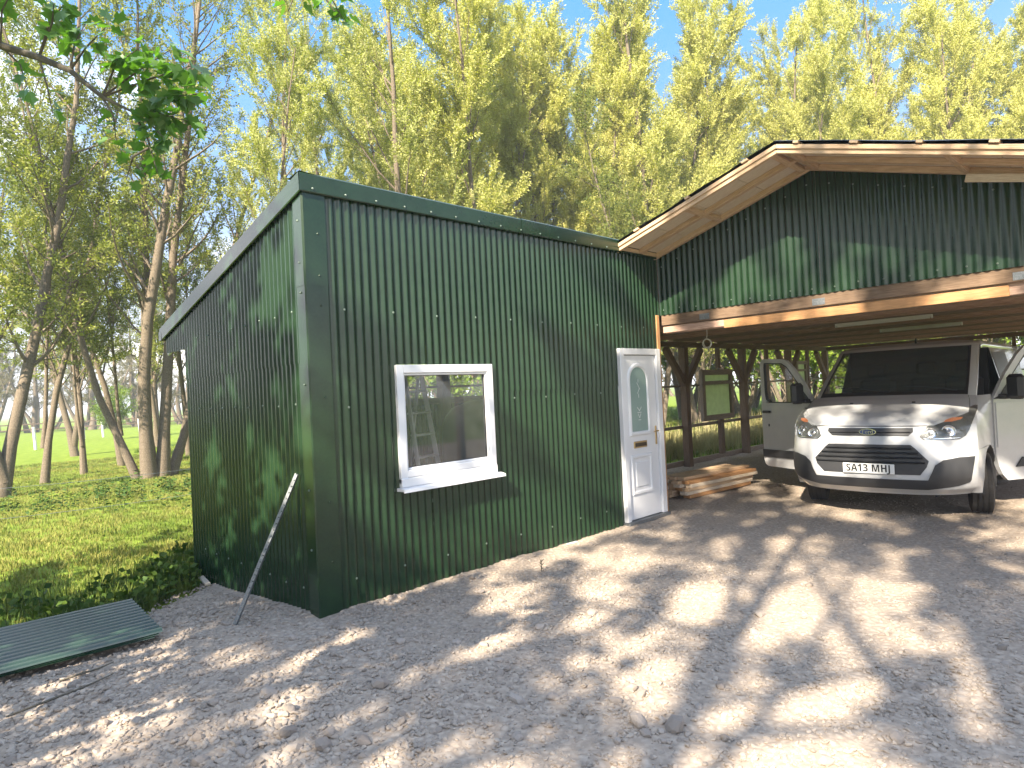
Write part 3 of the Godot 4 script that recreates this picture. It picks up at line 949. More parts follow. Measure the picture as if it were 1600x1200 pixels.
func vat(s: float, h: float, off := 0.0) -> Vector3:      # the front skin's point at that side and height, moved out by off
	var lo := 0.0
	var hi := 16.9
	for k in 22:
		var m := (lo + hi) / 2
		if vskin(m, clampf(s / vrow(m)[2], -1, 1)).y < h: lo = m
		else: hi = m
	var u := clampf(s / vrow(lo)[2], -1, 1)
	var p := vskin(lo, u)
	if off != 0.0:
		var du := vskin(lo, u + 0.01) - vskin(lo, u - 0.01)
		var dt := vskin(lo + 0.02, u) - vskin(lo - 0.02, u)
		var n := dt.cross(du).normalized()
		if n.x > 0 and h < 1.0: n = -n
		elif n.x > 0 and n.y < 0: n = -n
		p += n * off
	return p

func vpatch(rows: Array, off: float, flip_s := 1.0, cols := 12, sub := 4) -> ArrayMesh:     # rows of [height, s0, s1] laid on the front skin
	var g := []
	for i in rows.size() - 1:
		for k in sub:
			if i > 0 and k == 0:
				continue
			var f := float(k) / (sub - 1)
			var h := lerpf(rows[i][0], rows[i + 1][0], f)
			var a := lerpf(rows[i][1], rows[i + 1][1], f)
			var b := lerpf(rows[i][2], rows[i + 1][2], f)
			var row := PackedVector3Array()
			for j in cols + 1:
				row.append(vat(flip_s * lerpf(a, b, float(j) / cols), h, off))
			g.append(row)
	var m := MB.new()
	var up: bool = rows[-1][0] > rows[0][0]
	m.grid(g, up == (flip_s > 0))
	return m.mesh()

func vside(h: float) -> float:
	if h < 0.45: return 0.985 - (0.45 - h) * 0.15
	if h < 1.28: return 0.985
	return 0.985 - (h - 1.28) * 0.23

func build_van() -> void:
	var v := thing("van", "white panel van with both front doors open, parked nose out under the carport", "van", Vector3(5.55, 0.0, 2.11), 0.03)
	v.position.y = 0.005
	# bumper and nose
	var b := MB.new()
	var g := []
	for i in 37:
		var row := PackedVector3Array()
		for j in 41:
			row.append(vskin(6.0 * i / 36.0, -1.0 + j / 20.0))
		g.append(row)
	b.grid(g, true)
	var bumper := put("bumper", b.mesh(), M.paint, v)
	# bonnet
	var bo := MB.new()
	g = []
	for i in 21:
		var t := lerpf(6.06, 11.0, i / 20.0)
		var row := PackedVector3Array()
		for j in 31:
			row.append(vskin(t, (-1.0 + j / 15.0) * lerpf(0.66, 0.93, minf(1.0, i / 9.0))) + Vector3(0, 0.006, 0))
		g.append(row)
	bo.grid(g, true)
	var bonnet := put("bonnet", bo.mesh(), M.paint, v)
	var nz := MB.new()
	for s in [-0.32, 0.34]:
		nz.cbox(vat(s, 1.262, 0.012), Vector3(0.03, 0.014, 0.035), 0.004)
	put("washer_jet", nz.mesh(), M.plastic, bonnet)
	# wings: the strip beside the bonnet and the flank down to the wheel arch
	for sg in [-1.0, 1.0]:
		var w := MB.new()
		g = []
		for i in 21:
			var t := lerpf(6.0, 11.0, i / 20.0)
			var e := lerpf(0.672, 0.938, minf(1.0, i / 9.0))
			var row := PackedVector3Array()
			for j in 7:
				row.append(vskin(t, sg * lerpf(e, 1.0, j / 6.0)))
			g.append(row)
		w.grid(g, sg > 0)
		var edge := func(h: float) -> Vector3:
			var lo := 0.0
			var hi := 15.0
			for k in 20:
				var m := (lo + hi) / 2
				if vskin(m, 1.0).y < h: lo = m
				else: hi = m
			return vskin(lo, 1.0)
		var rim := 0.425
		var flank := func(h: float, l1: float, n: int) -> PackedVector3Array:
			var e: Vector3 = edge.call(h)
			var row := PackedVector3Array()
			for j in n + 1:
				var f := float(j) / n
				row.append(Vector3(lerpf(e.x, l1, f), h, sg * lerpf(e.z, maxf(vside(h), e.z), 1.0 - pow(1.0 - f, 2.2))))
			return row
		g = []
		for i in 15:
			var h := lerpf(0.285, TYRE + rim, i / 14.0)
			g.append(flank.call(h, AXLE - sqrt(maxf(rim * rim - pow(h - TYRE, 2), 0.0)), 6))
		w.grid(g, sg > 0)
		g = []
		for i in 12:
			g.append(flank.call(lerpf(TYRE + rim, 1.322, i / 11.0), 1.355, 10))
		w.grid(g, sg > 0)
		g = []
		for i in 8:
			var row := PackedVector3Array()
			for j in 9:
				var l := lerpf(AXLE, 1.355, j / 8.0)
				var ha := TYRE + sqrt(maxf(rim * rim - pow(l - AXLE, 2), 0.0))
				var h := lerpf(ha, TYRE + rim, i / 7.0)
				row.append(Vector3(l, h, sg * vside(h)))
			g.append(row)
		w.grid(g, sg > 0)
		put("wing", w.mesh(), M.paint, v)
		# arch liner
		var ar := MB.new()
		g = []
		for i in 3:
			var row := PackedVector3Array()
			for j in 17:
				var a := lerpf(PI * 1.05, -0.25, j / 16.0)
				row.append(Vector3(AXLE + cos(a) * rim, TYRE + sin(a) * rim, sg * lerpf(0.978, 0.55, i / 2.0)))
			g.append(row)
		ar.grid(g)
		ar.box(Vector3(AXLE, 0.55, sg * 0.53), Vector3(0.84, 0.7, 0.02))
		put("arch_liner", ar.mesh(), M.trim, v)
		# windscreen pillar and roof rail
		var ap := MB.new()
		g = []
		for i in 25:
			var t := lerpf(11.0, 15.6, i / 24.0)
			var row := PackedVector3Array([vskin(t, sg * 0.925)])
			var e := vskin(t, sg)
			row.append(e)
			row.append(e + Vector3(0.035, -0.01, sg * 0.012))
			row.append(e + Vector3(0.08, -0.03, sg * 0.004))
			row.append(e + Vector3(0.085, -0.03, -sg * 0.03))
			g.append(row)
		ap.grid(g, sg > 0)
		g = []
		for i in 12:
			var t := lerpf(15.0, 17.95, i / 11.0)
			var e := vskin(t, sg)
			g.append(PackedVector3Array([e, e + Vector3(0.01, -0.03, sg * 0.018), e + Vector3(0.01, -0.075, sg * 0.024), e + Vector3(0.01, -0.09, -sg * 0.01)]))
		ap.grid(g, sg > 0)
		put("pillar", ap.mesh(), M.paint, v)
		# rear body side, sill
		var rs := MB.new()
		g = []
		for i in 16:
			var h := lerpf(0.34, 1.945, i / 15.0)
			var row := PackedVector3Array()
			for j in 14:
				row.append(Vector3(lerpf(2.43, 4.95, j / 13.0), h, sg * (vside(h) - 0.012 * absf(h - 0.78) * 0.3)))
			g.append(row)
		rs.grid(g, sg > 0)
		var bside := put("body_side", rs.mesh(), M.paint, v)
		var sw2 := MB.new()
		g = []
		for i in 6:
			var h := lerpf(1.30, 1.84, i / 5.0)
			g.append(PackedVector3Array([Vector3(2.52, h, sg * (vside(h) + 0.004)), Vector3(3.1, h, sg * (vside(h) + 0.004)), Vector3(3.68, h, sg * (vside(h) + 0.004))]))
		sw2.grid(g, sg > 0)
		put("side_window", sw2.mesh(), M.plastic, bside)
		put("sill", boxmesh(Vector3(1.06, 0.12, 0.08), 0.015), M.paint, v, Transform3D(Basis.IDENTITY, Vector3(1.90, 0.36, sg * 0.90)))
		put("step_tread", boxmesh(Vector3(1.0, 0.02, 0.3), 0.004), M.trim, v, Transform3D(Basis.IDENTITY, Vector3(1.90, 0.43, sg * 0.72)))
	# roof
	var rf := MB.new()
	g = []
	for i in 25:
		var row := PackedVector3Array()
		for j in 25:
			row.append(vskin(lerpf(14.27, 17.98, i / 24.0), -1.0 + j / 12.0))
		g.append(row)
	rf.grid(g, true)
	var roof := put("roof", rf.mesh(), M.paint, v)
	var an := MB.new()
	an.tube(PackedVector3Array([Vector3(1.98, 2.0, 0.12), Vector3(1.97, 2.04, 0.12), Vector3(2.0, 2.07, 0.12)]), PackedFloat32Array([0.014, 0.012, 0.007]), 8)
	put("aerial", an.mesh(), M.plastic, roof)
	# windscreen, its dark border, the cowl and wipers
	var ws := MB.new()
	var bd := MB.new()
	g = []
	for i in 17:
		var row := PackedVector3Array()
		for j in 25:
			row.append(vskin(lerpf(11.35, 14.15, i / 16.0), (-1.0 + j / 12.0) * 0.90))
		g.append(row)
	ws.grid(g, true)
	for sg in [-1.0, 1.0]:
		g = []
		for i in 17:
			var t := lerpf(11.05, 14.30, i / 16.0)
			var row := PackedVector3Array()
			for j in 3:
				row.append(vskin(t, sg * lerpf(0.895, 0.928, j / 2.0)) + Vector3(-0.002, 0.002, 0))
			g.append(row)
		bd.grid(g, sg > 0)
	for q in [[11.0, 11.37], [14.13, 14.28]]:
		g = []
		for i in 4:
			var row := PackedVector3Array()
			for j in 25:
				row.append(vskin(lerpf(q[0], q[1], i / 3.0), (-1.0 + j / 12.0) * 0.925) + Vector3(-0.001, 0.001, 0))
			g.append(row)
		bd.grid(g, true)
	var screen := put("windscreen", ws.mesh(), M.tinted, v)
	put("screen_border", bd.mesh(), M.plastic, screen)
	for q in [[-0.55, 0.03], [0.18, 0.70]]:
		var wp := MB.new()
		var pts := PackedVector3Array()
		var rr := PackedFloat32Array()
		for k in 9:
			var f := k / 8.0
			pts.append(vskin(11.22 + 0.42 * sin(f * 1.4), lerpf(q[1], q[0], f) / 0.86) + Vector3(-0.02, 0.022, 0))
			rr.append(0.011 - 0.004 * f)
		wp.tube(pts, rr, 6)
		put("wiper", wp.mesh(), M.plastic, v)
	# grilles: dark recess, bars, badge
	var up_g := put("upper_grille", vpatch([[1.012, -0.42, 0.44], [0.975, -0.425, 0.445], [0.928, -0.37, 0.40]], 0.006), M.plastic, v)
	var mg := put("main_grille", vpatch([[0.835, -0.41, 0.42], [0.80, -0.45, 0.46], [0.665, -0.57, 0.58], [0.60, -0.55, 0.56], [0.515, -0.47, 0.50]], 0.006), M.trim, v)
	for q in [[0.795, 0.43], [0.745, 0.485], [0.695, 0.525], [0.645, 0.545]]:
		var bb := MB.new()
		var pts := PackedVector3Array()
		var rr := PackedFloat32Array()
		for k in 13:
			pts.append(vat(lerpf(-q[1], q[1], k / 12.0), q[0], 0.012))
			rr.append(0.011)
		bb.tube(pts, rr, 5)
		put("grille_bar", bb.mesh(), M.plastic, mg)
	var ub := MB.new()
	var up2 := PackedVector3Array()
	var ur := PackedFloat32Array()
	for k in 13:
		up2.append(vat(lerpf(-0.40, 0.42, k / 12.0), 0.966, 0.010))
		ur.append(0.009)
	ub.tube(up2, ur, 5)
	put("grille_bar", ub.mesh(), M.trim, up_g)
	for sg in [-1.0, 1.0]:
		put("fog_recess", vpatch([[0.700, 0.82, 0.935], [0.675, 0.70, 0.932], [0.62, 0.63, 0.925], [0.54, 0.60, 0.915], [0.455, 0.56, 0.90]], 0.011, sg, 20, 6), M.trim, v)
	put("lower_valance", vpatch([[0.462, -0.905, 0.905], [0.43, -0.89, 0.89], [0.395, -0.80, 0.80], [0.355, -0.55, 0.55]], 0.008, 1.0, 40, 6), M.trim, v)
	var bc := vat(0.01, 0.966, 0.02)
	var badge := Node3D.new()
	badge.name = "badge"
	v.add_child(badge)
	badge.position = bc
	var e1 := MB.new()
	var e2 := MB.new()
	var ov := PackedVector2Array()
	var ov2 := PackedVector2Array()
	for k in 28:
		var a := TAU * k / 28
		ov.append(Vector2(cos(a) * 0.088, sin(a) * 0.037))
		ov2.append(Vector2(cos(a) * 0.079, sin(a) * 0.029))
	e1.prism(ov, Vector3(0.004, 0, 0), Vector3.BACK, Vector3.UP, Vector3(-0.010, 0, 0))
	e2.prism(ov2, Vector3(-0.0065, 0, 0), Vector3.BACK, Vector3.UP, Vector3(-0.002, 0, 0))
	put("rim", e1.mesh(), M.chrome, badge)
	put("field", e2.mesh(), M.navy, badge)
	var face := Basis(Vector3(0, 0, 1), Vector3(0, 1, 0), Vector3(-1, 0, 0))
	var fs := SystemFont.new()
	fs.font_names = PackedStringArray(["Droid Serif"])
	fs.font_italic = true
	put("lettering", words("Ford", fs, 0.040, 0.001), M.chrome, badge, Transform3D(face, Vector3(-0.0092, 0, 0)))
	# number plate
	var pl := put("number_plate", boxmesh(Vector3(0.008, 0.111, 0.52), 0.003), M.plate, v, Transform3D(Basis.IDENTITY, Vector3(-0.022, 0.572, 0.012)))
	put("plate_backing", boxmesh(Vector3(0.03, 0.118, 0.527), 0.004), M.plastic, v, Transform3D(Basis.IDENTITY, Vector3(-0.001, 0.572, 0.012)))
	var fd := SystemFont.new()
	fd.font_names = PackedStringArray(["Droid Sans"])
	fd.font_weight = 700
	put("lettering", words("SA13 MHJ", fd, 0.086, 0.0015), M.ink, pl, Transform3D(face.scaled_local(Vector3(0.92, 1, 1)), Vector3(-0.0050, 0.004, 0)))
	# headlights
	var rows := [[0.885, 0.54, 0.83], [0.92, 0.50, 0.875], [0.98, 0.525, 0.90], [1.04, 0.58, 0.915], [1.10, 0.68, 0.925], [1.16, 0.785, 0.93], [1.22, 0.895, 0.935]]
	for sg in [-1.0, 1.0]:
		var hl := put("headlight", vpatch(rows, 0.004, sg), M.plastic, v)
		for q in [[0.60, 0.952, 0.060], [0.745, 0.972, 0.066]]:
			var c := vat(sg * q[0], q[1], 0.006)
			var n := (vat(sg * q[0], q[1], 0.05) - c).normalized().lerp(Vector3.LEFT, 0.5).normalized()
			var bl := MB.new()
			var r: float = q[2]
			bl.lathe(PackedVector2Array([Vector2(0.0, r), Vector2(0.010, r), Vector2(0.011, r * 0.93), Vector2(0.001, r * 0.75), Vector2(-0.002, r * 0.42), Vector2(0.006, r * 0.36), Vector2(0.016, r * 0.25), Vector2(0.020, 0.0)]), c, n, 18)
			put("reflector", bl.mesh(), M.reflector, hl)
		put("bezel", vpatch([[0.892, 0.55, 0.80], [0.905, 0.53, 0.84]], 0.009, sg, 8, 2), M.reflector, hl)
		put("indicator", vpatch([[1.065, 0.70, 0.76], [1.085, 0.71, 0.83], [1.105, 0.76, 0.84]], 0.009, sg, 8, 3), M.amber, hl)
		put("lens", vpatch(rows, 0.019, sg), M.lens, hl)
	# cabin
	put("cabin_floor", boxmesh(Vector3(4.0, 0.06, 1.72), 0.01), M.trim, v, Transform3D(Basis.IDENTITY, Vector3(2.95, 0.40, 0)))
	put("bulkhead", boxmesh(Vector3(0.04, 1.56, 1.66), 0.01), M.trim, v, Transform3D(Basis.IDENTITY, Vector3(2.46, 1.19, 0)))
	put("rear_end", boxmesh(Vector3(0.05, 1.60, 1.80), 0.02), M.paint, v, Transform3D(Basis.IDENTITY, Vector3(4.95, 1.15, 0)))
	put("firewall", boxmesh(Vector3(0.05, 0.85, 1.6), 0.01), M.trim, v, Transform3D(Basis.IDENTITY, Vector3(1.28, 0.85, 0)))
	var ds := MB.new()
	ds.prism(PackedVector2Array([Vector2(1.02, 1.24), Vector2(1.10, 1.335), Vector2(1.34, 1.355), Vector2(1.58, 1.30), Vector2(1.60, 1.15), Vector2(1.45, 0.98), Vector2(1.20, 0.95)]), Vector3(0, 0, -0.79), Vector3.RIGHT, Vector3.UP, Vector3(0, 0, 1.58))
	put("dashboard", ds.mesh(), M.trim, v)
	var pap := MB.new()
	pap.box(Vector3(1.22, 1.352, -0.58), Vector3(0.30, 0.006, 0.21), Basis(Vector3.UP, 0.2))
	put("paper", pap.mesh(), M.plate, v)
	var sw := MB.new()
	var sp := PackedVector3Array()
	var sr := PackedFloat32Array()
	for k in 25:
		var a := TAU * k / 24
		sp.append(Vector3(1.66, 1.22, -0.42) + Vector3(-0.45 * sin(a), 0.89 * sin(a), 0) * 0.19 + Vector3(0, 0, cos(a) * 0.19))
		sr.append(0.016)
	sw.tube(sp, sr, 7, false)
	sw.tube(PackedVector3Array([Vector3(1.55, 1.14, -0.42), Vector3(1.66, 1.22, -0.42)]), PackedFloat32Array([0.04, 0.07]), 10)
	put("steering_wheel", sw.mesh(), M.plastic, v)
	for s in [-0.45, 0.16, 0.58]:
		var st := Node3D.new()
		st.name = "seat"
		v.add_child(st, true)
		put("cushion", boxmesh(Vector3(0.52, 0.18, 0.46 if s < 0 else 0.41), 0.05), M.cloth, st, Transform3D(Basis(Vector3.BACK, 0.08), Vector3(2.0, 0.86, s)))
		put("backrest", boxmesh(Vector3(0.14, 0.66, 0.45 if s < 0 else 0.40), 0.05), M.cloth, st, Transform3D(Basis(Vector3.BACK, -0.18), Vector3(2.28, 1.22, s)))
		put("headrest", boxmesh(Vector3(0.10, 0.19, 0.26), 0.04), M.cloth, st, Transform3D(Basis(Vector3.BACK, -0.15), Vector3(2.35, 1.66, s)))
		put("seat_base", boxmesh(Vector3(0.44, 0.36, 0.36), 0.01), M.trim, st, Transform3D(Basis.IDENTITY, Vector3(2.05, 0.60, s)))
	# wheels
	for q in [[AXLE, -0.87, 0.21], [AXLE, 0.88, 0.21], [3.93, -0.87, 0.0], [3.93, 0.87, 0.0]]:
		var wl := Node3D.new()
		wl.name = "wheel"
		v.add_child(wl, true)
		wl.position = Vector3(q[0], TYRE, q[1])
		wl.rotation.y = q[2]
		var sg := signf(q[1])
		var ty := MB.new()
		var prof := PackedVector2Array([Vector2(-0.085, 0.205), Vector2(-0.108, 0.235), Vector2(-0.112, 0.275), Vector2(-0.102, 0.312), Vector2(-0.086, 0.328)])
		for k in 4:
			var x := -0.075 + k * 0.05
			for d in [[-0.0180, 0.334], [0.0180, 0.334], [0.0195, 0.325], [0.0305, 0.325]]:
				if k == 3 and d[0] > 0.019: continue
				prof.append(Vector2(x + d[0], d[1]))
		prof.append_array(PackedVector2Array([Vector2(0.096, 0.325), Vector2(0.102, 0.312), Vector2(0.112, 0.275), Vector2(0.108, 0.235), Vector2(0.085, 0.205)]))
		ty.lathe(prof, Vector3.ZERO, Vector3.BACK, 40)
		put("tyre", ty.mesh(), M.rubber, wl)
		var rm := MB.new()
		rm.lathe(PackedVector2Array([Vector2(-0.085, 0.207), Vector2(-0.06, 0.19), Vector2(0.06, 0.19), Vector2(0.085, 0.207)]), Vector3.ZERO, Vector3.BACK, 32)
		var face_x := sg * 0.05
		rm.lathe(PackedVector2Array([Vector2(face_x, 0.0), Vector2(face_x + sg * 0.012, 0.05), Vector2(face_x, 0.09), Vector2(face_x - sg * 0.02, 0.14), Vector2(face_x + sg * 0.01, 0.195)]), Vector3.ZERO, Vector3.BACK, 28)
		put("rim", rm.mesh(), M.steel, wl)
	var ax := MB.new()
	ax.tube(PackedVector3Array([Vector3(AXLE + 0.02, 0.33, -0.75), Vector3(AXLE + 0.06, 0.30, -0.3), Vector3(AXLE + 0.06, 0.30, 0.3), Vector3(AXLE + 0.02, 0.33, 0.75)]), PackedFloat32Array([0.03, 0.045, 0.045, 0.03]), 8)
	ax.tube(PackedVector3Array([Vector3(AXLE + 0.05, 0.28, 0.72), Vector3(AXLE + 0.16, 0.62, 0.60)]), PackedFloat32Array([0.03, 0.035]), 8)
	put("suspension", ax.mesh(), M.steel, v)
	put("underbody", boxmesh(Vector3(4.2, 0.12, 1.1), 0.02), M.plastic, v, Transform3D(Basis.IDENTITY, Vector3(2.6, 0.31, 0)))
	van_door(v, -1.0, deg_to_rad(63.0))
	van_door(v, 1.0, deg_to_rad(34.0))

func words(text: String, font: Font, size: float, depth: float) -> TextMesh:
	var t := TextMesh.new()
	t.text = text
	t.font = font
	t.font_size = 64
	t.pixel_size = size / 64.0 * 1.28
	t.depth = depth
	t.curve_step = 1.0
	return t

func van_door(v: Node3D, sg: float, open: float) -> void:
	var d := Node3D.new()
	d.name = "door"
	v.add_child(d, true)
	d.set_meta("label", "open front door with dark lower moulding" if sg < 0 else "open front door at the picture's right edge")
	var hinge := Vector3(1.365, 0, sg * 0.955)
	var u := Vector3(cos(open), 0, sg * sin(open))
	var out := Vector3(-sin(open), 0, sg * cos(open))
	var th := out * 0.055
	var pan := MB.new()
	var lower := PackedVector2Array([Vector2(0.0, 0.60), Vector2(0.03, 0.48), Vector2(0.08, 0.38), Vector2(0.15, 0.31), Vector2(0.97, 0.31), Vector2(1.03, 0.34), Vector2(1.055, 0.40), Vector2(1.06, 1.262), Vector2(0.0, 1.262)])
	pan.prism(lower, hinge, u, Vector3.UP, th)
	var ledge := PackedVector2Array([Vector2(0.02, 0.70), Vector2(1.04, 0.70), Vector2(1.04, 1.22), Vector2(0.02, 1.22)])
	pan.prism(ledge, hinge + th, u, Vector3.UP, out * 0.012)
	put("door_panel", pan.mesh(), M.paint, d)
	var fr := MB.new()
	for q in [PackedVector2Array([Vector2(0.0, 1.264), Vector2(0.09, 1.264), Vector2(0.30, 1.56), Vector2(0.50, 1.79), Vector2(0.60, 1.845), Vector2(0.585, 1.90), Vector2(0.50, 1.875), Vector2(0.38, 1.77), Vector2(0.20, 1.56)]),
			PackedVector2Array([Vector2(0.60, 1.845), Vector2(0.94, 1.868), Vector2(1.03, 1.87), Vector2(1.02, 1.92), Vector2(0.94, 1.925), Vector2(0.585, 1.90)]),
			PackedVector2Array([Vector2(0.955, 1.264), Vector2(1.06, 1.264), Vector2(1.058, 1.80), Vector2(1.045, 1.87), Vector2(1.02, 1.92), Vector2(0.975, 1.868), Vector2(0.985, 1.80), Vector2(0.985, 1.40), Vector2(0.97, 1.32)])]:
		fr.prism(q, hinge + out * 0.008, u, Vector3.UP, out * 0.042)
	put("window_frame", fr.mesh(), M.paint, d)
	var inner := PackedVector2Array([Vector2(0.085, 1.262), Vector2(0.30, 1.555), Vector2(0.505, 1.785), Vector2(0.605, 1.842), Vector2(0.94, 1.865), Vector2(0.978, 1.862), Vector2(0.988, 1.80), Vector2(0.988, 1.40), Vector2(0.965, 1.31), Vector2(0.88, 1.262)])
	var se := MB.new()
	var c0 := Vector2(0.62, 1.55)
	for k in inner.size():
		var a := inner[k]
		var b := inner[(k + 1) % inner.size()]
		var a2 := a.lerp(c0, 0.055)
		var b2 := b.lerp(c0, 0.055)
		se.prism(PackedVector2Array([a, b, b2, a2]), hinge + out * 0.010, u, Vector3.UP, out * 0.036)
	var corner := PackedVector2Array([Vector2(0.955, 1.264), Vector2(0.985, 1.40), Vector2(0.96, 1.33), Vector2(0.90, 1.30)])
	put("window_seal", se.mesh(), M.plastic, d)
	var gl := MB.new()
	var t := Geometry2D.triangulate_polygon(inner)
	for k in range(0, t.size(), 3):
		var q := []
		for j in 3:
			q.append(hinge + out * 0.028 + u * inner[t[k + j]].x + Vector3.UP * inner[t[k + j]].y)
		gl.tri(q[0], q[1], q[2], out)
	put("window_glass", gl.mesh(), M.glass if sg < 0 else M.tinted, d)
	var mo := MB.new()
	mo.prism(PackedVector2Array([Vector2(0.26, 0.46), Vector2(1.05, 0.45), Vector2(1.055, 0.56), Vector2(0.36, 0.57)]), hinge + out * 0.05, u, Vector3.UP, out * 0.024)
	put("moulding", mo.mesh(), M.trim, d)
	var hn := MB.new()
	var hb := Basis(u, Vector3.UP, u.cross(Vector3.UP))
	hn.cbox(hinge + u * 0.92 + Vector3(0, 1.13, 0) + out * 0.088, Vector3(0.17, 0.038, 0.03), 0.012, hb)
	hn.cbox(hinge + u * 0.90 + Vector3(0, 0.93, 0) + out * 0.068, Vector3(0.025, 0.04, 0.012), 0.004, hb)
	put("handle", hn.mesh(), M.plastic, d)
	var mi := MB.new()
	var mc := hinge + u * 0.16 + Vector3(0, 1.40, 0) + out * 0.20
	mi.cbox(mc, Vector3(0.11, 0.29, 0.20), 0.04, hb)
	mi.cbox(hinge + u * 0.12 + Vector3(0, 1.29, 0) + out * 0.09, Vector3(0.09, 0.06, 0.10), 0.012, hb)
	mi.prism(PackedVector2Array([Vector2(0.0, 1.264), Vector2(0.30, 1.264), Vector2(0.30, 1.54), Vector2(0.09, 1.30)]), hinge + out * 0.030, u, Vector3.UP, out * 0.028)
	put("mirror", mi.mesh(), M.plastic, d)
	var inn := MB.new()
	inn.prism(PackedVector2Array([Vector2(0.10, 0.42), Vector2(1.0, 0.42), Vector2(1.0, 1.24), Vector2(0.05, 1.24), Vector2(0.05, 0.7)]), hinge - out * 0.02, u, Vector3.UP, out * 0.02)
	put("inner_lining", inn.mesh(), M.trim, d)

# ---------------------------------------------------------------- plants
func sprig(ln: float, n: int, ll: float, lw: float, droop: float, seed_: int) -> ArrayMesh:     # a twig along y with n leaves
	rng.seed = seed_
	var b := MB.new()
	b.tint = Color(0.55, 0.45, 0.35)
	b.tube(PackedVector3Array([Vector3.ZERO, Vector3(0.01, ln * 0.5, 0.0), Vector3(0, ln, 0.01)]), PackedFloat32Array([0.004, 0.003, 0.0015]), 3, false)
	for k in n:
		var f := (k + 0.5) / n
		var p := Vector3(0, ln * f, 0)
		var a := k * 2.4 + rng.randf_range(-0.4, 0.4)
		var d := (Vector3(cos(a), 0, sin(a)) + Vector3.UP * (0.75 - droop) + Vector3(rng.randf_range(-0.25, 0.25), rng.randf_range(-0.25, 0.25), rng.randf_range(-0.25, 0.25))).normalized()
		var s := d.cross(Vector3(rng.randf_range(-1, 1), rng.randf_range(-1, 1), rng.randf_range(-1, 1))).normalized()
		var nn := s.cross(d).normalized()
		var l := ll * rng.randf_range(0.7, 1.2)
		var w := lw * rng.randf_range(0.8, 1.15) * 0.5
		var p0 := p + d * l * 0.15
		var tone := rng.randf_range(0.75, 1.15)
		b.tint = Color(tone, tone, tone * rng.randf_range(0.75, 1.0))
		var m := p0 + d * l * 0.45 - nn * w * 0.25
		b.tri(p0, m + s * w + nn * w * 0.3, p0 + d * l, nn)
		b.tri(p0, p0 + d * l, m - s * w + nn * w * 0.3, nn)
	return b.mesh()

func limb(b: MB, p: Vector3, d: Vector3, ln: float, r: float, lvl: int, c: Dictionary, tips: Array) -> void:
	var steps: int = c.steps[lvl]
	var pts := PackedVector3Array([p])
	var rad := PackedFloat32Array([r])
	var dirs := [d]
	for i in steps:
		d = (d + Vector3(rng.randf_range(-1, 1), rng.randf_range(-1, 1), rng.randf_range(-1, 1)) * c.wob[lvl] + Vector3.UP * c.trop[lvl]).normalized()
		p += d * ln / steps
		pts.append(p)
		dirs.append(d)
		rad.append(r * lerpf(1.0, c.taper, float(i + 1) / steps))
	if lvl == 0:
		rad[0] *= 1.35
	b.tube(pts, rad, c.sides[lvl], false)
	if lvl < c.kids.size():
		var n: int = c.kids[lvl]
		for k in n:
			var f := lerpf(c.from[lvl], 0.99, (k + rng.randf()) / n)
			var i := mini(int(f * steps), steps - 1)
			var q: Vector3 = pts[i].lerp(pts[i + 1], f * steps - i)
			var dd: Vector3 = dirs[i + 1]
			var side := dd.cross(Vector3(rng.randf_range(-1, 1), rng.randf_range(-0.3, 0.3), rng.randf_range(-1, 1))).normalized()
			var ang: float = c.ang[lvl] * rng.randf_range(0.7, 1.3)
			limb(b, q, dd * cos(ang) + side * sin(ang), c.len[lvl] * ln * (1.0 - c.short * f) * rng.randf_range(0.65, 1.2), rad[i] * c.thin * rng.randf_range(0.8, 1.1), lvl + 1, c, tips)
	if lvl >= c.leaf:
		var n2 := int(ceil(ln / c.space))
		for k in n2:
			var f := lerpf(0.25 if lvl > c.leaf else 0.55, 1.0, (k + rng.randf()) / n2)
			var i := mini(int(f * steps), steps - 1)
			var q: Vector3 = pts[i].lerp(pts[i + 1], f * steps - i)
			if q.y < c.low or rng.randf() > c.keep:
				continue
			var y: Vector3 = (dirs[i + 1] + Vector3(rng.randf_range(-1, 1), rng.randf_range(-0.6, 1), rng.randf_range(-1, 1)) * 0.75).normalized()
			var x := y.cross(Vector3(rng.randf_range(-1, 1), rng.randf_range(-1, 1), rng.randf_range(-1, 1))).normalized()
			tips.append(Transform3D(Basis(x, y, x.cross(y)).scaled_local(Vector3.ONE * rng.randf_range(0.7, 1.35)), q))

# one tree: stems [offset, direction, length, radius], returned as a top-level node with trunk and crown
func tree(called: String, seed_: int, stems: Array, c: Dictionary, sp: Mesh, col: Array, bark: Material, leafm: Material) -> Node3D:
	rng.seed = seed_
	var b := MB.new()
	var tips := []
	for s in stems:
		limb(b, s[0], s[1].normalized(), s[2], s[3], 0, c, tips)
	var o := Node3D.new()
	o.name = numbered(called)
	add_child(o)
	put("trunk", b.mesh(), bark, o)
	var tints := PackedColorArray()
	for t in tips:
		tints.append((col[0] as Color).lerp(col[1], clampf(rng.randfn(0.5, 0.3), 0, 1)))
	copies("crown", sp, leafm, tips, tints, o).set_meta("kind", "stuff")
	return o

func plant_copy(o: Node3D, at: Vector3, turn: float, sc: Vector3, label: String, category: String, group: String) -> Node3D:
	var r: Node3D = o.duplicate()
	r.name = numbered(o.name.trim_suffix("_001").trim_suffix("_002").trim_suffix("_003"))
	add_child(r)
	place(r, at, turn, sc, label, category, group)
	return r

func place(r: Node3D, at: Vector3, turn: float, sc: Vector3, label: String, category: String, group: String) -> void:
	r.position = at
	r.rotation.y = turn
	r.scale = sc
	tag(r, label, category, group)

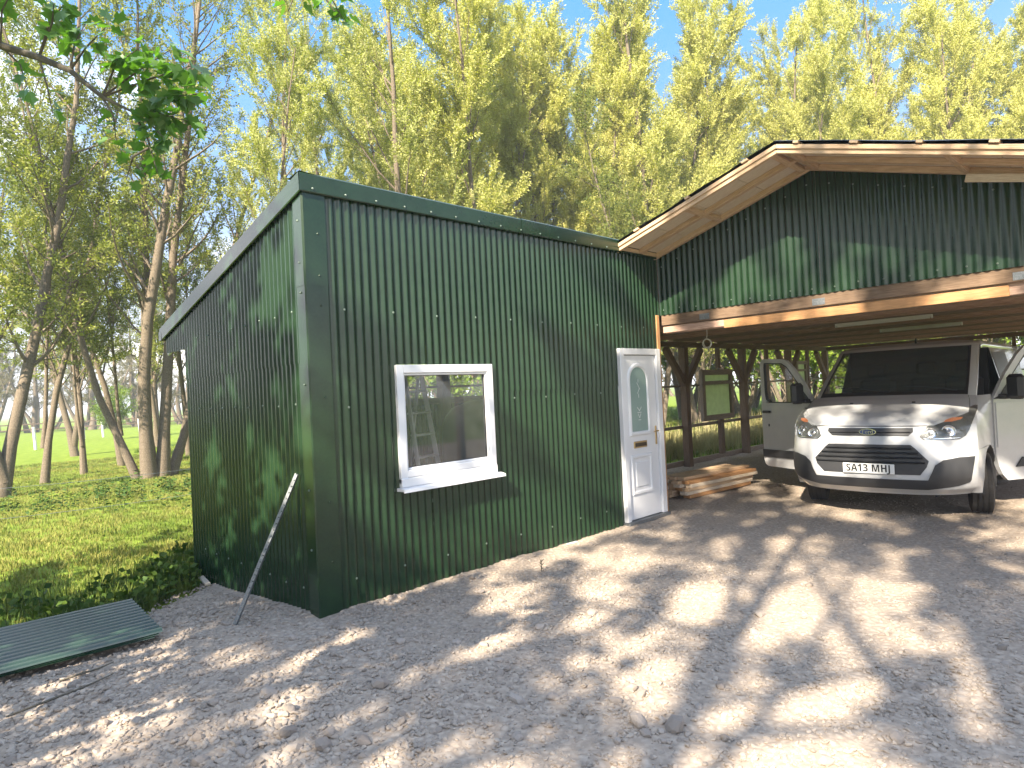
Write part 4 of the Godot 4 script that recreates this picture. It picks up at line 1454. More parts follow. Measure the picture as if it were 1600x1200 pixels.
func lobed_leaf() -> ArrayMesh:        # five-lobed leaf, stalk at the origin, tip along y
	var b := MB.new()
	var pts := [Vector2(0, 0.0), Vector2(0.24, -0.06), Vector2(0.46, 0.10), Vector2(0.30, 0.22), Vector2(0.56, 0.46), Vector2(0.34, 0.52), Vector2(0.22, 0.62), Vector2(0.14, 0.60), Vector2(0.0, 1.0)]
	for sg in [-1.0, 1.0]:
		for i in pts.size() - 1:
			var a := Vector3(pts[i].x * sg, pts[i].y, absf(pts[i].x) * 0.22 - 0.10 * pts[i].y * pts[i].y)
			var c := Vector3(pts[i + 1].x * sg, pts[i + 1].y, absf(pts[i + 1].x) * 0.22 - 0.10 * pts[i + 1].y * pts[i + 1].y)
			b.tri(Vector3(0, 0.30, -0.01), a, c, Vector3.BACK)
	return b.mesh()

# ---------------------------------------------------------------- ground, gravel, grass
func build_ground() -> void:
	gnoise.seed = 4
	gnoise.frequency = 0.05
	gnoise.fractal_octaves = 3
	# field: one sheet to the horizon, finer near the yard
	var xs := PackedFloat32Array()
	var zs := PackedFloat32Array()
	for i in 41:
		xs.append(lerpf(-12.0, 20.0, i / 40.0))
		zs.append(lerpf(-22.0, 16.0, i / 40.0))
	var g := []
	var fx := PackedFloat32Array([-900, -400, -160, -60, -28]) + xs + PackedFloat32Array([32, 60, 160, 400, 900])
	var fz := PackedFloat32Array([-900, -400, -160, -60, -34]) + zs + PackedFloat32Array([30, 60, 160, 400, 900])
	for z in fz:
		var row := PackedVector3Array()
		for x in fx:
			var y := ground_y(x, z) + gnoise.get_noise_2d(x * 6.0, z * 6.0) * 0.05 * smooth(0.0, -3.0, yard_inside(x, z))
			y -= 0.12 * smooth(0.25, 0.9, yard_inside(x, z))
			row.append(Vector3(x, y, z))
		g.append(row)
	var b := MB.new()
	b.grid(g)
	tag(put("field", b.mesh(), M.field), "green grass field reaching to the far hedgerow", "field", "", "structure")
	# gravel yard
	g = []
	for i in 171:
		var z := lerpf(-3.2, 13.2, pow(i / 170.0, 1.25))
		var row := PackedVector3Array()
		for j in 221:
			var x := lerpf(-9.2, 17.6, j / 220.0)
			var ins := yard_inside(x, z)
			row.append(Vector3(x, yard_y(x, z) - 0.14 * smooth(0.22, -0.15, ins), z))
		g.append(row)
	var y := MB.new()
	y.grid(g)
	var yard := put("gravel_yard", y.mesh(), M.gravel)
	tag(yard, "pale crushed stone yard in front of the shed and carport", "gravel yard", "", "structure")
	# stones: angular lumps, five shapes
	var shapes := []
	for k in 5:
		shapes.append(stone(k + 1))
	rng.seed = 501
	var spots := [[-0.87, 1.67, 0.045], [-0.93, 1.43, 0.042], [-0.80, 1.60, 0.035], [-0.98, 1.58, 0.035], [0.31, 2.84, 0.048], [-0.72, 1.78, 0.035], [0.22, 2.70, 0.045], [-0.35, 1.35, 0.05], [0.05, 2.05, 0.04], [0.5, 2.45, 0.035]]
	while spots.size() < 300:
		var x := rng.randf_range(-2.1, 3.2)
		var z := rng.randf_range(-0.5, 4.0)
		if z > 0.9 * (x + 2.3) + 2.0 or Vector2(x + 2.3, z - 4.5).length() < 2.6 or z < 0.15 and x > -0.1:
			continue
		if rng.randf() > clampf(1.15 - 0.32 * (x + 0.5), 0.15, 1.0):
			continue
		spots.append([x, z, 0.014 + 0.020 * pow(rng.randf(), 2.2)])
	var tints := []
	for k in 6:
		var m := mat(lin(0.23 + 0.022 * k, 0.19 + 0.02 * k, 0.155 + 0.018 * k), 0.93)
		tints.append(m)
	for q in spots:
		var r: float = q[2]
		put("stone", shapes[rng.randi() % 5], tints[rng.randi() % 6], yard, Transform3D(rand_turn(0.5).scaled_local(Vector3(1.25, 0.72, 1.0) * r * rng.randf_range(0.9, 1.15)), Vector3(q[0], yard_y(q[0], q[1]) + r * 0.22, q[1])))
	var list := [[], [], []]
	var cols := [PackedColorArray(), PackedColorArray(), PackedColorArray()]
	var patch := FastNoiseLite.new()
	patch.seed = 9
	patch.frequency = 0.55
	for i in 220000:
		var x := rng.randf_range(-2.6, 9.0)
		var z := rng.randf_range(-2.4, 5.2)
		var dist := Vector2(x + 2.3, z - 4.5).length()
		if rng.randf() > clampf(pow(4.2 / dist, 1.6), 0.05, 1.0) or yard_inside(x, z) < -0.02 or z < 0.02 and x > -0.05 and x < 4.75:
			continue
		var coarse := clampf(0.62 - 0.13 * x + patch.get_noise_2d(x, z) * 0.7, 0.03, 1.0)
		if rng.randf() > 0.30 + 0.7 * coarse:
			continue
		var r := 0.0045 + 0.012 * pow(rng.randf(), 2.0) * (0.35 + coarse)
		var k := rng.randi() % 3
		list[k].append(Transform3D(rand_turn(0.6).scaled_local(Vector3(1.3, 0.62, 1.0) * r * rng.randf_range(0.85, 1.2)), Vector3(x, yard_y(x, z) + r * 0.15, z)))
		var t := clampf(rng.randfn(0.5, 0.25), 0, 1)
		cols[k].append(Color(0.24, 0.197, 0.158).lerp(Color(0.41, 0.345, 0.28), t))
	for k in 3:
		var o := copies("gravel", shapes[k], M.stone, list[k], cols[k], yard)
		o.set_meta("kind", "stuff")

func rand_turn(tilt: float) -> Basis:
	return Basis(Vector3.UP, rng.randf() * TAU) * Basis(Vector3.RIGHT, rng.randf_range(-tilt, tilt)) * Basis(Vector3.BACK, rng.randf_range(-tilt, tilt))

func stone(seed_: int) -> ArrayMesh:
	rng.seed = 900 + seed_
	var dirs := []
	for i in 22:
		var yy := 1.0 - 2.0 * (i + 0.5) / 22.0
		var a := i * 2.39996 + rng.randf_range(-0.35, 0.35)
		dirs.append((Vector3(sqrt(1 - yy * yy) * cos(a), yy, sqrt(1 - yy * yy) * sin(a))) * rng.randf_range(0.86, 1.12))
	var b := MB.new()
	# convex hull by brute force: a face is a triple with every other point behind it
	for i in 22:
		for j in range(i + 1, 22):
			for k in range(j + 1, 22):
				var n: Vector3 = (dirs[j] - dirs[i]).cross(dirs[k] - dirs[i])
				var side := 0
				var ok := true
				for m in 22:
					if m == i or m == j or m == k:
						continue
					var s := 1 if n.dot(dirs[m] - dirs[i]) > 0 else -1
					if side == 0:
						side = s
					elif s != side:
						ok = false
						break
				if ok:
					b.tri(dirs[i], dirs[j], dirs[k], dirs[i] + dirs[j] + dirs[k])
	return b.mesh()

func tuft(n: int, h: float, spread: float, wid: float, seed_: int) -> ArrayMesh:
	rng.seed = seed_
	var b := MB.new()
	for k in n:
		var a := rng.randf() * TAU
		var o := Vector3(cos(a), 0, sin(a)) * rng.randf() * spread * 0.5
		var lean := Vector3(cos(a + rng.randf_range(-1, 1)), 0, sin(a + rng.randf_range(-1, 1))) * rng.randf_range(0.1, 0.7)
		var hh := h * rng.randf_range(0.55, 1.15)
		var s := Vector3(-sin(a), 0, cos(a)).rotated(Vector3.UP, rng.randf_range(-1, 1)) * wid * 0.5
		var p1 := o + (Vector3.UP + lean * 0.4).normalized() * hh * 0.55
		var p2 := p1 + (Vector3.UP + lean * 1.6).normalized() * hh * 0.45
		var t := rng.randf_range(0.8, 1.2)
		b.tint = Color(t, t, t)
		b.tri(o - s, o + s, p1 + s * 0.8)
		b.tri(o - s, p1 + s * 0.8, p1 - s * 0.8)
		b.tri(p1 - s * 0.8, p1 + s * 0.8, p2)
	return b.mesh()

func scatter(called: String, mesh: Mesh, m: Material, count: int, box: Rect2, ok: Callable, c0: Color, c1: Color, sc0: float, sc1: float, label: String, category: String) -> void:
	var list := []
	var cols := PackedColorArray()
	var patch := FastNoiseLite.new()
	patch.seed = count
	patch.frequency = 0.35
	for i in count:
		var x := box.position.x + rng.randf() * box.size.x
		var z := box.position.y + rng.randf() * box.size.y
		var k: float = ok.call(x, z)
		if rng.randf() > k:
			continue
		list.append(Transform3D(Basis(Vector3.UP, rng.randf() * TAU).scaled_local(Vector3.ONE * rng.randf_range(sc0, sc1)), Vector3(x, ground_y(x, z) + gnoise.get_noise_2d(x * 6.0, z * 6.0) * 0.05 * smooth(0.0, -3.0, yard_inside(x, z)) - 0.015, z)))
		cols.append(c0.lerp(c1, clampf(0.5 + patch.get_noise_2d(x, z) * 0.9 + rng.randfn(0, 0.22), 0, 1)))
	tag(copies(called, mesh, m, list, cols), label, category, "", "stuff")

func in_view(x: float, z: float) -> bool:      # a wide wedge of ground that the photograph looks over
	var dx := x + 2.3
	var dz := z - 4.5
	return dx * -0.18 - dz > 0.0 and dx > dz * 0.25 - 3.0

func build_grass() -> void:
	rng.seed = 33
	var off := func(x: float, z: float) -> float: return -yard_inside(x, z)
	var clear := func(x: float, z: float) -> bool: return x > -0.1 and x < 4.8 and z > -2.9
	scatter("long_grass", tuft(12, 0.17, 0.16, 0.009, 1), M.grass, 5200, Rect2(-3.6, -3.9, 8.0, 3.2), func(x, z): return 0.0 if off.call(x, z) < 0.02 or clear.call(x, z) else clampf(1.3 - 0.75 * off.call(x, z), 0.0, 1.0), Color(0.075, 0.125, 0.02), Color(0.17, 0.22, 0.045), 0.5, 1.25, "long rough grass along the edge of the gravel", "grass")
	scatter("grass", tuft(11, 0.085, 0.15, 0.008, 2), M.grass, 60000, Rect2(-4.5, -24, 16.0, 22.5), func(x, z): return 0.0 if off.call(x, z) < 0.05 or clear.call(x, z) or x > 6.0 + z * -0.2 else clampf(9.0 / (4.5 - z), 0.1, 1.0), Color(0.115, 0.165, 0.03), Color(0.29, 0.275, 0.075), 0.7, 1.4, "short bright green grass across the field beside the shed", "grass")
	scatter("nettles", sprig(0.26, 12, 0.09, 0.05, 0.5, 71), M.grass, 1600, Rect2(-2.5, -14.5, 8.5, 8.0), func(x, z): return exp(-pow((z + 11.0 - 0.25 * x) / 1.6, 2)) * (0.35 + 0.65 * exp(-pow((x - 2.6) / 1.8, 2))), Color(0.035, 0.075, 0.015), Color(0.075, 0.13, 0.03), 0.5, 1.2, "low nettles and weeds round the foot of the trees", "weeds")
	scatter("edge_weeds", sprig(0.17, 9, 0.075, 0.045, 0.55, 72), M.grass, 2600, Rect2(-3.4, -3.7, 3.6, 2.9), func(x, z): return 0.0 if off.call(x, z) < 0.03 else clampf(1.1 - 0.7 * off.call(x, z), 0.0, 1.0) * (0.25 + 0.75 * smooth(-0.1, 0.3, gnoise.get_noise_2d(x * 30.0, z * 30.0))), Color(0.04, 0.085, 0.018), Color(0.10, 0.16, 0.035), 0.6, 1.3, "leafy green weeds among the grass along the gravel's edge", "weeds")
	scatter("dry_grass", tuft(12, 0.62, 0.25, 0.011, 3), M.grass, 2600, Rect2(5.5, -4.6, 14.0, 2.0), func(x, z): return exp(-pow((z + 3.5) / 0.5, 2)), Color(0.30, 0.26, 0.11), Color(0.42, 0.38, 0.19), 0.7, 1.25, "pale dry grass standing behind the carport's back rail", "grass")
	scatter("meadow_grass", tuft(12, 0.16, 0.3, 0.014, 4), M.grass, 16000, Rect2(5.0, -26.0, 36.0, 23.2), func(x, z): return clampf(14.0 / Vector2(x, z).length(), 0, 1), Color(0.11, 0.18, 0.022), Color(0.24, 0.29, 0.05), 0.8, 1.6, "green meadow seen through the carport's open back", "grass")

func build_trees() -> void:
	var fine := sprig(0.58, 50, 0.085, 0.032, 0.05, 11)
	var young := sprig(0.42, 18, 0.075, 0.040, 0.1, 14)
	var broad := sprig(0.60, 18, 0.17, 0.15, 0.40, 16)
	var willow := {"steps": [9, 5, 4], "kids": [26, 7], "ang": [0.62, 0.65], "len": [0.27, 0.42], "short": 0.45, "thin": 0.40, "wob": [0.07, 0.14, 0.2], "trop": [0.05, 0.10, 0.08], "sides": [7, 4, 3], "leaf": 1, "space": 0.15, "low": 1.6, "keep": 1.0, "taper": 0.12, "from": [0.12, 0.2]}
	var yellow := [Color(0.41, 0.41, 0.15), Color(0.63, 0.61, 0.23)]
	var W := []
	W.append(tree("willow_tree", 1, [[Vector3(0, -0.2, 0), Vector3(0.06, 1, 0.03), 15.5, 0.15], [Vector3(0.3, -0.2, 0.2), Vector3(0.20, 1, 0.10), 13.5, 0.11], [Vector3(-0.3, -0.2, 0.1), Vector3(-0.16, 1, -0.1), 14.0, 0.12]], willow, fine, yellow, M.bark, M.leaf))
	var w2 := willow.duplicate()
	w2.keep = 0.6
	W.append(tree("willow_tree", 2, [[Vector3(0, -0.2, 0), Vector3(-0.05, 1, 0.05), 15.5, 0.15], [Vector3(0.2, -0.2, -0.2), Vector3(0.26, 1, -0.14), 12.5, 0.11]], w2, fine, [Color(0.36, 0.385, 0.15), Color(0.56, 0.56, 0.24)], M.bark, M.leaf))
	W.append(tree("willow_tree", 3, [[Vector3(0, -0.2, 0), Vector3(0.03, 1, -0.06), 15.0, 0.14], [Vector3(-0.2, -0.2, 0.2), Vector3(-0.22, 1, 0.16), 14.0, 0.16], [Vector3(0.1, -0.2, 0.3), Vector3(0.12, 1, 0.25), 13.0, 0.11]], willow, fine, [Color(0.45, 0.445, 0.15), Color(0.66, 0.63, 0.23)], M.bark, M.leaf))
	# [x, z, shape, turn, width scale, height scale, label]
	var wl := [
		[7.9, -9.9, 1, 0.4, 0.95, 1.0, "airy yellow-green willow with visible limbs rising behind the middle of the shed roof"],
		[11.7, -11.1, 0, 1.1, 1.0, 1.05, "dense yellow-green willow behind the right half of the shed roof"],
		[15.8, -11.3, 2, 2.0, 0.95, 0.98, "round-topped yellow willow left of the small sky gap above the carport verge"],
		[18.9, -9.3, 0, 3.3, 1.1, 1.22, "tall full yellow willow above the low end of the carport verge"],
		[22.6, -9.6, 2, 4.4, 1.0, 1.2, "yellow willow just left of the carport ridge"],
		[24.9, -6.9, 0, 5.2, 0.95, 1.08, "yellow willow behind the carport ridge below the wide sky gap"],
		[29.3, -6.5, 2, 0.9, 1.0, 1.02, "low-topped yellow willow right of the carport ridge"],
		[29.6, -3.5, 0, 2.6, 1.0, 1.2, "tall yellow willow above the right part of the carport roof"],
		[29.3, -0.6, 2, 1.7, 0.95, 1.10, "yellow willow near the right edge of the picture"],
		[32.6, 1.6, 1, 3.0, 1.0, 1.2, "thin willow at the top right corner of the picture"],
		[8.7, -15.5, 1, 5.0, 0.8, 1.05, "sparse willow behind the shed's near roof corner"],
		[14.0, -17.9, 2, 0.2, 1.0, 1.0, "willow in the second row behind the middle of the shed roof"],
		[22.0, -14.6, 1, 2.2, 1.1, 1.05, "willow in the second row behind the verge's low end"],
		[30.1, -11.3, 2, 3.9, 1.1, 1.0, "willow in the second row seen past the carport ridge"],
		[18.4, -14.6, 0, 0.7, 1.0, 1.0, "willow in the second row filling the gap left of the verge's low end"],
		[26.2, -12.4, 2, 5.6, 1.1, 1.08, "willow in the second row just left of the wide sky gap"],
		[34.0, -9.0, 0, 2.9, 1.1, 0.95, "willow in the second row right of the wide sky gap"],
		[34.5, -3.6, 2, 4.1, 1.1, 1.1, "willow in the second row behind the tall one at the right"],
		[11.9, -15.6, 0, 1.9, 1.0, 0.95, "willow in the second row behind the shed roof's left half"],
		[36.5, 0.2, 0, 0.3, 1.1, 1.1, "willow in the second row at the right edge of the picture"],
		[5.6, -12.2, 1, 3.5, 0.8, 0.85, "thin small willow behind the shed's near roof corner, left of the roof peak"],
		[37.4, -7.0, 0, 1.4, 1.1, 1.0, "willow in the second row behind the right part of the carport roof"]]
	for i in wl.size():
		var q = wl[i]
		var at := Vector3(q[0], ground_y(q[0], q[1]), q[1])
		var sc := Vector3(q[4], q[5], q[4])
		var src: Node3D = W[q[2]]
		if not src.has_meta("label"):
			place(src, at, q[3], sc, q[6], "tree", "willows behind the buildings")
		else:
			plant_copy(src, at, q[3], sc, q[6], "tree", "willows behind the buildings")
	# trees on the left, pale stems with little leaf
	var thin := {"steps": [10, 5, 4], "kids": [27, 8], "ang": [0.75, 0.8], "len": [0.20, 0.45], "short": 0.5, "thin": 0.40, "wob": [0.09, 0.16, 0.22], "trop": [0.05, 0.08, 0.06], "sides": [9, 5, 3], "leaf": 1, "space": 0.15, "low": 1.6, "keep": 0.60, "taper": 0.15, "from": [0.20, 0.15]}
	var fresh := [Color(0.18, 0.22, 0.06), Color(0.38, 0.39, 0.13)]
	var big := thin.duplicate()
	big.keep = 0.36
	big.from = [0.28, 0.15]
	var t := tree("multi_stem_tree", 21, [[Vector3(-0.15, -0.25, 0.1), Vector3(-0.16, 1, 0.1), 14.5, 0.17], [Vector3(0.12, -0.25, 0.15), Vector3(0.10, 1, 0.05), 15.0, 0.15], [Vector3(0.3, -0.25, 0.0), Vector3(0.34, 1, -0.04), 13.5, 0.12], [Vector3(0.02, -0.25, -0.2), Vector3(0.01, 1, -0.2), 14.0, 0.12], [Vector3(-0.3, -0.25, -0.1), Vector3(-0.30, 1, -0.1), 12.5, 0.10]], big, young, fresh, M.bark, M.leaf)
	place(t, Vector3(2.70, ground_y(2.7, -14.0), -14.0), 0.0, Vector3.ONE, "large multi-stemmed pale tree standing just left of the shed", "tree", "trees left of the shed")
	var A := tree("field_tree", 22, [[Vector3(0, -0.2, 0), Vector3(0.14, 1, 0.0), 12.5, 0.13], [Vector3(0.1, 0.3, 0), Vector3(-0.22, 1, 0.1), 9.5, 0.10]], thin, young, fresh, M.bark, M.leaf)
	place(A, Vector3(-0.55, ground_y(-0.5, -13.5), -13.5), 0.0, Vector3(1.1, 1.1, 1.1), "leaning thick-trunked tree at the left edge of the picture", "tree", "trees left of the shed")
	var B := tree("field_tree", 23, [[Vector3(0, -0.2, 0), Vector3(-0.02, 1, 0.04), 13.0, 0.09], [Vector3(0.02, 0.9, 0), Vector3(0.16, 1, 0), 8.5, 0.05]], thin, young, [Color(0.12, 0.16, 0.045), Color(0.27, 0.29, 0.09)], M.bark, M.leaf)
	place(B, Vector3(0.62, ground_y(0.6, -16.0), -16.0), 0.6, Vector3.ONE, "slim forked tree second from the picture's left edge", "tree", "trees left of the shed")
	var ft := [[A, 3.34, -27.2, 2.0, 1.05, "straight pale trunk farthest back among the slim trees on the left"], [B, 1.81, -17.6, 2.6, 0.9, "very thin sapling-like tree in the middle of the left group"], [B, 3.15, -19.1, 4.0, 1.08, "bare-stemmed slim tree left of the multi-stemmed one"], [A, 6.2, -26.5, 1.0, 1.1, "tree behind the multi-stemmed one, its crown against the sky"], [B, 5.6, -20.5, 5.2, 1.05, "slim tree showing between the multi-stemmed tree and the shed"], [B, -0.4, -20.5, 1.9, 1.0, "slim tree behind the leaning trunk at the left edge"]]
	for q in ft:
		plant_copy(q[0], Vector3(q[1], ground_y(q[1], q[2]), q[2]), q[3], Vector3.ONE * q[4], q[5], "tree", "trees left of the shed")
	# trees seen through the carport
	var ct := [[B, 15.0, -6.6, 3.3, 0.85, "pale leaning trunk seen through the carport beside the door"], [A, 19.5, -7.6, 0.7, 0.8, "tree seen through the carport between its back posts"], [B, 26.0, -6.0, 0.1, 0.8, "tree seen through the carport near the open van door"], [A, 33.5, -9.5, 2.9, 0.9, "farther tree on the meadow seen through the carport"]]
	for q in ct:
		plant_copy(q[0], Vector3(q[1], ground_y(q[1], q[2]), q[2]), q[3], Vector3.ONE * q[4], q[5], "tree", "trees seen through the carport")
	# a small bright bush far out on the field, and hedgerow trees beyond
	var bushc := {"steps": [4, 4, 3], "kids": [7, 5], "ang": [0.6, 0.7], "len": [0.6, 0.5], "short": 0.4, "thin": 0.5, "wob": [0.1, 0.15, 0.2], "trop": [0.05, 0.05, 0.02], "sides": [5, 4, 3], "leaf": 1, "space": 0.16, "low": 0.4, "keep": 1.0, "taper": 0.3, "from": [0.1, 0.2]}
	var bs := tree("bush", 31, [[Vector3.ZERO, Vector3(0.2, 1, 0), 2.0, 0.05], [Vector3.ZERO, Vector3(-0.4, 1, 0.2), 1.8, 0.05], [Vector3.ZERO, Vector3(0.1, 1, -0.4), 2.2, 0.05]], bushc, young, [Color(0.12, 0.20, 0.03), Color(0.22, 0.30, 0.05)], M.bark, M.leaf)
	place(bs, Vector3(8.2, ground_y(8, -42), -42.0), 0.0, Vector3(1.3, 1.2, 1.3), "small bright green bush out on the field between the left trunks", "bush", "")
	var more := [[20.0, -4.6, 1.8, "bush beyond the carport's back rail, nearest the door"], [24.5, -8.5, 2.3, "bush beyond the carport, behind the pale leaning trunk"], [27.0, -4.2, 2.2, "bush beyond the carport, left of the open van door"], [31.0, -9.5, 2.6, "large bush far beyond the carport's old window"], [33.0, -5.0, 2.6, "large bush far beyond the carport, behind the van door"], [38.0, -8.0, 3.0, "large bush on the far side of the meadow behind the van"], [36.0, -2.0, 2.6, "bush behind the far end of the carport"], [30.0, 1.5, 2.4, "bush behind the van, past the carport's end posts"], [26.0, -12.5, 2.4, "bush at the meadow's left side, seen beside the door post"], [37.0, -14.0, 3.0, "large bush at the back of the meadow beyond the carport"], [8.6, -8.4, 1.5, "bush behind the shed, seen through the window's open back"], [11.8, -13.2, 2.3, "farther bush behind the shed, seen through the window's open back"]]
	for q in more:
		plant_copy(bs, Vector3(q[0], -0.25, q[1]), q[0] * 1.3, Vector3.ONE * q[2], q[3], "bush", "bushes beyond the carport")
	var bare := thin.duplicate()
	bare.keep = 0.55
	bare.kids = [11, 5]
	var H := tree("hedgerow_tree", 41, [[Vector3.ZERO, Vector3(0.05, 1, 0), 9.0, 0.2], [Vector3(0.5, 0, 0.3), Vector3(0.4, 1, 0.2), 7.5, 0.15], [Vector3(-0.5, 0, 0), Vector3(-0.45, 1, -0.1), 7.5, 0.15]], bare, fine, [Color(0.17, 0.15, 0.095), Color(0.28, 0.245, 0.15)], M.bark, M.leaf)
	var hx := [[2.0, -84], [6.4, -86], [10.7, -83], [15.0, -85], [19.2, -82], [23.6, -80], [28.3, -78], [32.0, -74], [-1.0, -80], [4.3, -74], [8.6, -76], [12.8, -72], [17.2, -74], [21.4, -70], [25.8, -68], [74, -49], [79, -45], [83, -40], [88, -35], [94, -29], [69, -54]]
	for i in hx.size():
		var at := Vector3(hx[i][0], -0.2, hx[i][1])
		var lab := "brown-grey bare tree in the distant hedgerow across the field on the left" if i < 15 else "brown-grey bare tree far across the meadow seen through the carport"
		var grp := "distant hedgerow trees on the left" if i < 15 else "distant trees beyond the carport"
		if i == 0: place(H, at, 0.3, Vector3(1.5, 1.15, 1.5), lab, "tree", grp)
		else: plant_copy(H, at, i * 1.7, Vector3(1.5, 1.15 + 0.2 * sin(i * 2.2), 1.5), lab, "tree", grp)
	# shade trees to the left of and behind the camera; a bough of the nearest hangs into the picture
	var syc := {"steps": [7, 6, 4], "kids": [22, 9], "ang": [0.95, 0.8], "len": [0.48, 0.40], "short": 0.5, "thin": 0.42, "wob": [0.05, 0.12, 0.2], "trop": [0.05, 0.03, 0.02], "sides": [9, 5, 3], "leaf": 2, "space": 0.20, "low": 4.6, "keep": 0.42, "taper": 0.15, "from": [0.30, 0.25]}
	var dark := [Color(0.030, 0.065, 0.014), Color(0.075, 0.125, 0.026)]
	var S := tree("sycamore_tree", 51, [[Vector3.ZERO, Vector3(0.0, 1, 0.0), 11.0, 0.20]], syc, broad, dark, M.bark_dark, M.leaf)
	place(S, Vector3(-6.4, 0.0, -1.0), 0.0, Vector3.ONE, "dark-leaved sycamore whose leafy bough hangs into the top left corner", "tree", "")
	plant_copy(S, Vector3(-9.6, 0.0, 5.7), 4.0, Vector3(1.0, 1.05, 1.0), "sycamore nearer the shed, outside the picture, shading the yard's left side", "tree", "shade trees beside the yard")
	bough(S)
	var sc := syc.duplicate()
	sc.keep = 0.17
	var S2 := tree("sycamore_tree", 52, [[Vector3.ZERO, Vector3(0.02, 1, 0.03), 14.0, 0.19]], sc, broad, dark, M.bark_dark, M.leaf)
	place(S2, Vector3(-11.0, 0.0, 8.0), 0.0, Vector3(1.1, 1.2, 1.1), "sycamore left of the yard, outside the picture, whose shade dapples the gravel", "tree", "shade trees beside the yard")
	plant_copy(S2, Vector3(-13.0, 0.0, 13.5), 2.1, Vector3(1.1, 1.1, 1.1), "sycamore farther behind the camera, outside the picture, shading the yard's right side", "tree", "shade trees beside the yard")

	# tall shrubs just outside the left edge, shading the loose sheets and the grass edge
	var shc := bushc.duplicate()
	shc.keep = 0.30
	shc.len = [0.55, 0.5]
	var sh := tree("tall_shrub", 71, [[Vector3(0, -0.1, 0), Vector3(0.1, 1, 0.1), 4.3, 0.05], [Vector3(0.1, -0.1, 0.2), Vector3(-0.25, 1, 0.3), 3.8, 0.045], [Vector3(-0.1, -0.1, -0.2), Vector3(0.1, 1, -0.35), 3.9, 0.045]], shc, broad, dark, M.bark_dark, M.leaf)
	place(sh, Vector3(-5.7, 0.0, -1.3), 0.0, Vector3.ONE, "tall shrub left of the yard, outside the picture, shading the grass edge", "shrub", "shrubs left of the yard")
	plant_copy(sh, Vector3(-5.9, 0.0, 0.9), 2.0, Vector3.ONE, "tall shrub left of the yard, outside the picture, shading the loose metal sheets", "shrub", "shrubs left of the yard")

func bough(S: Node3D) -> void:
	rng.seed = 88
	var o := S.position
	var lf := lobed_leaf()
	var greens := []
	for k in 5:
		var m := mat(lin(0.032 + 0.010 * k, 0.078 + 0.016 * k, 0.016 + 0.003 * k), 0.5)
		m.backlight_enabled = true
		m.backlight = Color(0.35, 0.55, 0.10)
		greens.append(m)
	var b := MB.new()
	var mainline := [Vector3(-6.4, 5.2, -1.0), Vector3(-4.4, 5.25, -1.5), Vector3(-2.6, 4.95, -1.9), Vector3(-1.56, 4.61, -1.94), Vector3(-1.36, 4.44, -1.6), Vector3(-1.21, 4.27, -1.31), Vector3(-1.06, 4.01, -1.04), Vector3(-0.92, 3.85, -0.80)]
	var second := [Vector3(-6.4, 6.2, -1.0), Vector3(-3.6, 6.0, 0.6), Vector3(-1.2, 5.2, 0.3), Vector3(0.0, 4.75, 0.25), Vector3(0.17, 4.52, 0.3)]
	var limbs := [mainline, second]
	var rads := [[0.07, 0.06, 0.045, 0.032, 0.028, 0.022, 0.016, 0.008], [0.06, 0.05, 0.03, 0.014, 0.006]]
	var twigs := []
	for k in 2:
		var pts := PackedVector3Array()
		for q in limbs[k]:
			pts.append(q - o)
		b.tube(pts, PackedFloat32Array(rads[k]), 7, false)
	# twigs: [from, to, leaves]
	twigs = [
		[mainline[4], Vector3(-1.30, 4.75, -1.30), 10], [mainline[5], Vector3(-1.02, 4.55, -1.00), 14], [mainline[5], Vector3(-1.12, 4.62, -1.18), 14], [mainline[6], Vector3(-0.72, 4.28, -0.55), 26], [mainline[6], Vector3(-0.62, 4.12, -0.35), 30], [mainline[6], Vector3(-0.86, 4.34, -0.75), 22],
		[mainline[7], Vector3(-0.60, 3.92, -0.38), 30], [mainline[7], Vector3(-0.66, 3.72, -0.42), 26], [mainline[7], Vector3(-0.78, 3.60, -0.55), 18], [mainline[6], Vector3(-1.00, 3.66, -0.95), 8], [mainline[7], Vector3(-0.82, 3.36, -0.62), 12], [Vector3(-0.86, 3.55, -0.66), Vector3(-0.98, 3.33, -0.80), 8],
		[mainline[3], Vector3(-1.40, 4.30, -1.90), 6], [mainline[4], Vector3(-1.28, 4.02, -1.62), 5], [second[3], Vector3(0.22, 4.45, 0.34), 12], [second[3], Vector3(-0.1, 4.5, 0.1), 6], [mainline[3], Vector3(-1.5, 4.95, -1.6), 12], [mainline[4], Vector3(-1.2, 4.85, -1.4), 14]]
	for q in twigs:
		var a: Vector3 = q[0]
		var e: Vector3 = q[1]
		var m := (a + e) * 0.5 + Vector3(rng.randf_range(-0.05, 0.05), rng.randf_range(0.0, 0.06), rng.randf_range(-0.05, 0.05))
		b.tube(PackedVector3Array([a - o, m - o, e - o]), PackedFloat32Array([0.010, 0.007, 0.003]), 5, false)
		for k in q[2]:
			var f := lerpf(0.35, 1.05, (k + rng.randf()) / q[2])
			var p := a.lerp(m, f * 2.0) if f < 0.5 else m.lerp(e, f * 2.0 - 1.0)
			var side := Vector3(rng.randf_range(-1, 1), rng.randf_range(-0.6, 0.5), rng.randf_range(-1, 1)).normalized()
			p += side * rng.randf_range(0.02, 0.09)
			var y := (side + Vector3.DOWN * 0.5).normalized()
			var zz := (Vector3.UP + Vector3(rng.randf_range(-1, 1), 0, rng.randf_range(-1, 1)) * 0.7)
			var x := y.cross(zz).normalized()
			put("leaf", lf, greens[rng.randi() % 5], S, Transform3D(Basis(x, y, x.cross(y)).scaled_local(Vector3.ONE * rng.randf_range(0.085, 0.145)), p - o))
	put("bough", b.mesh(), M.bark_dark, S)

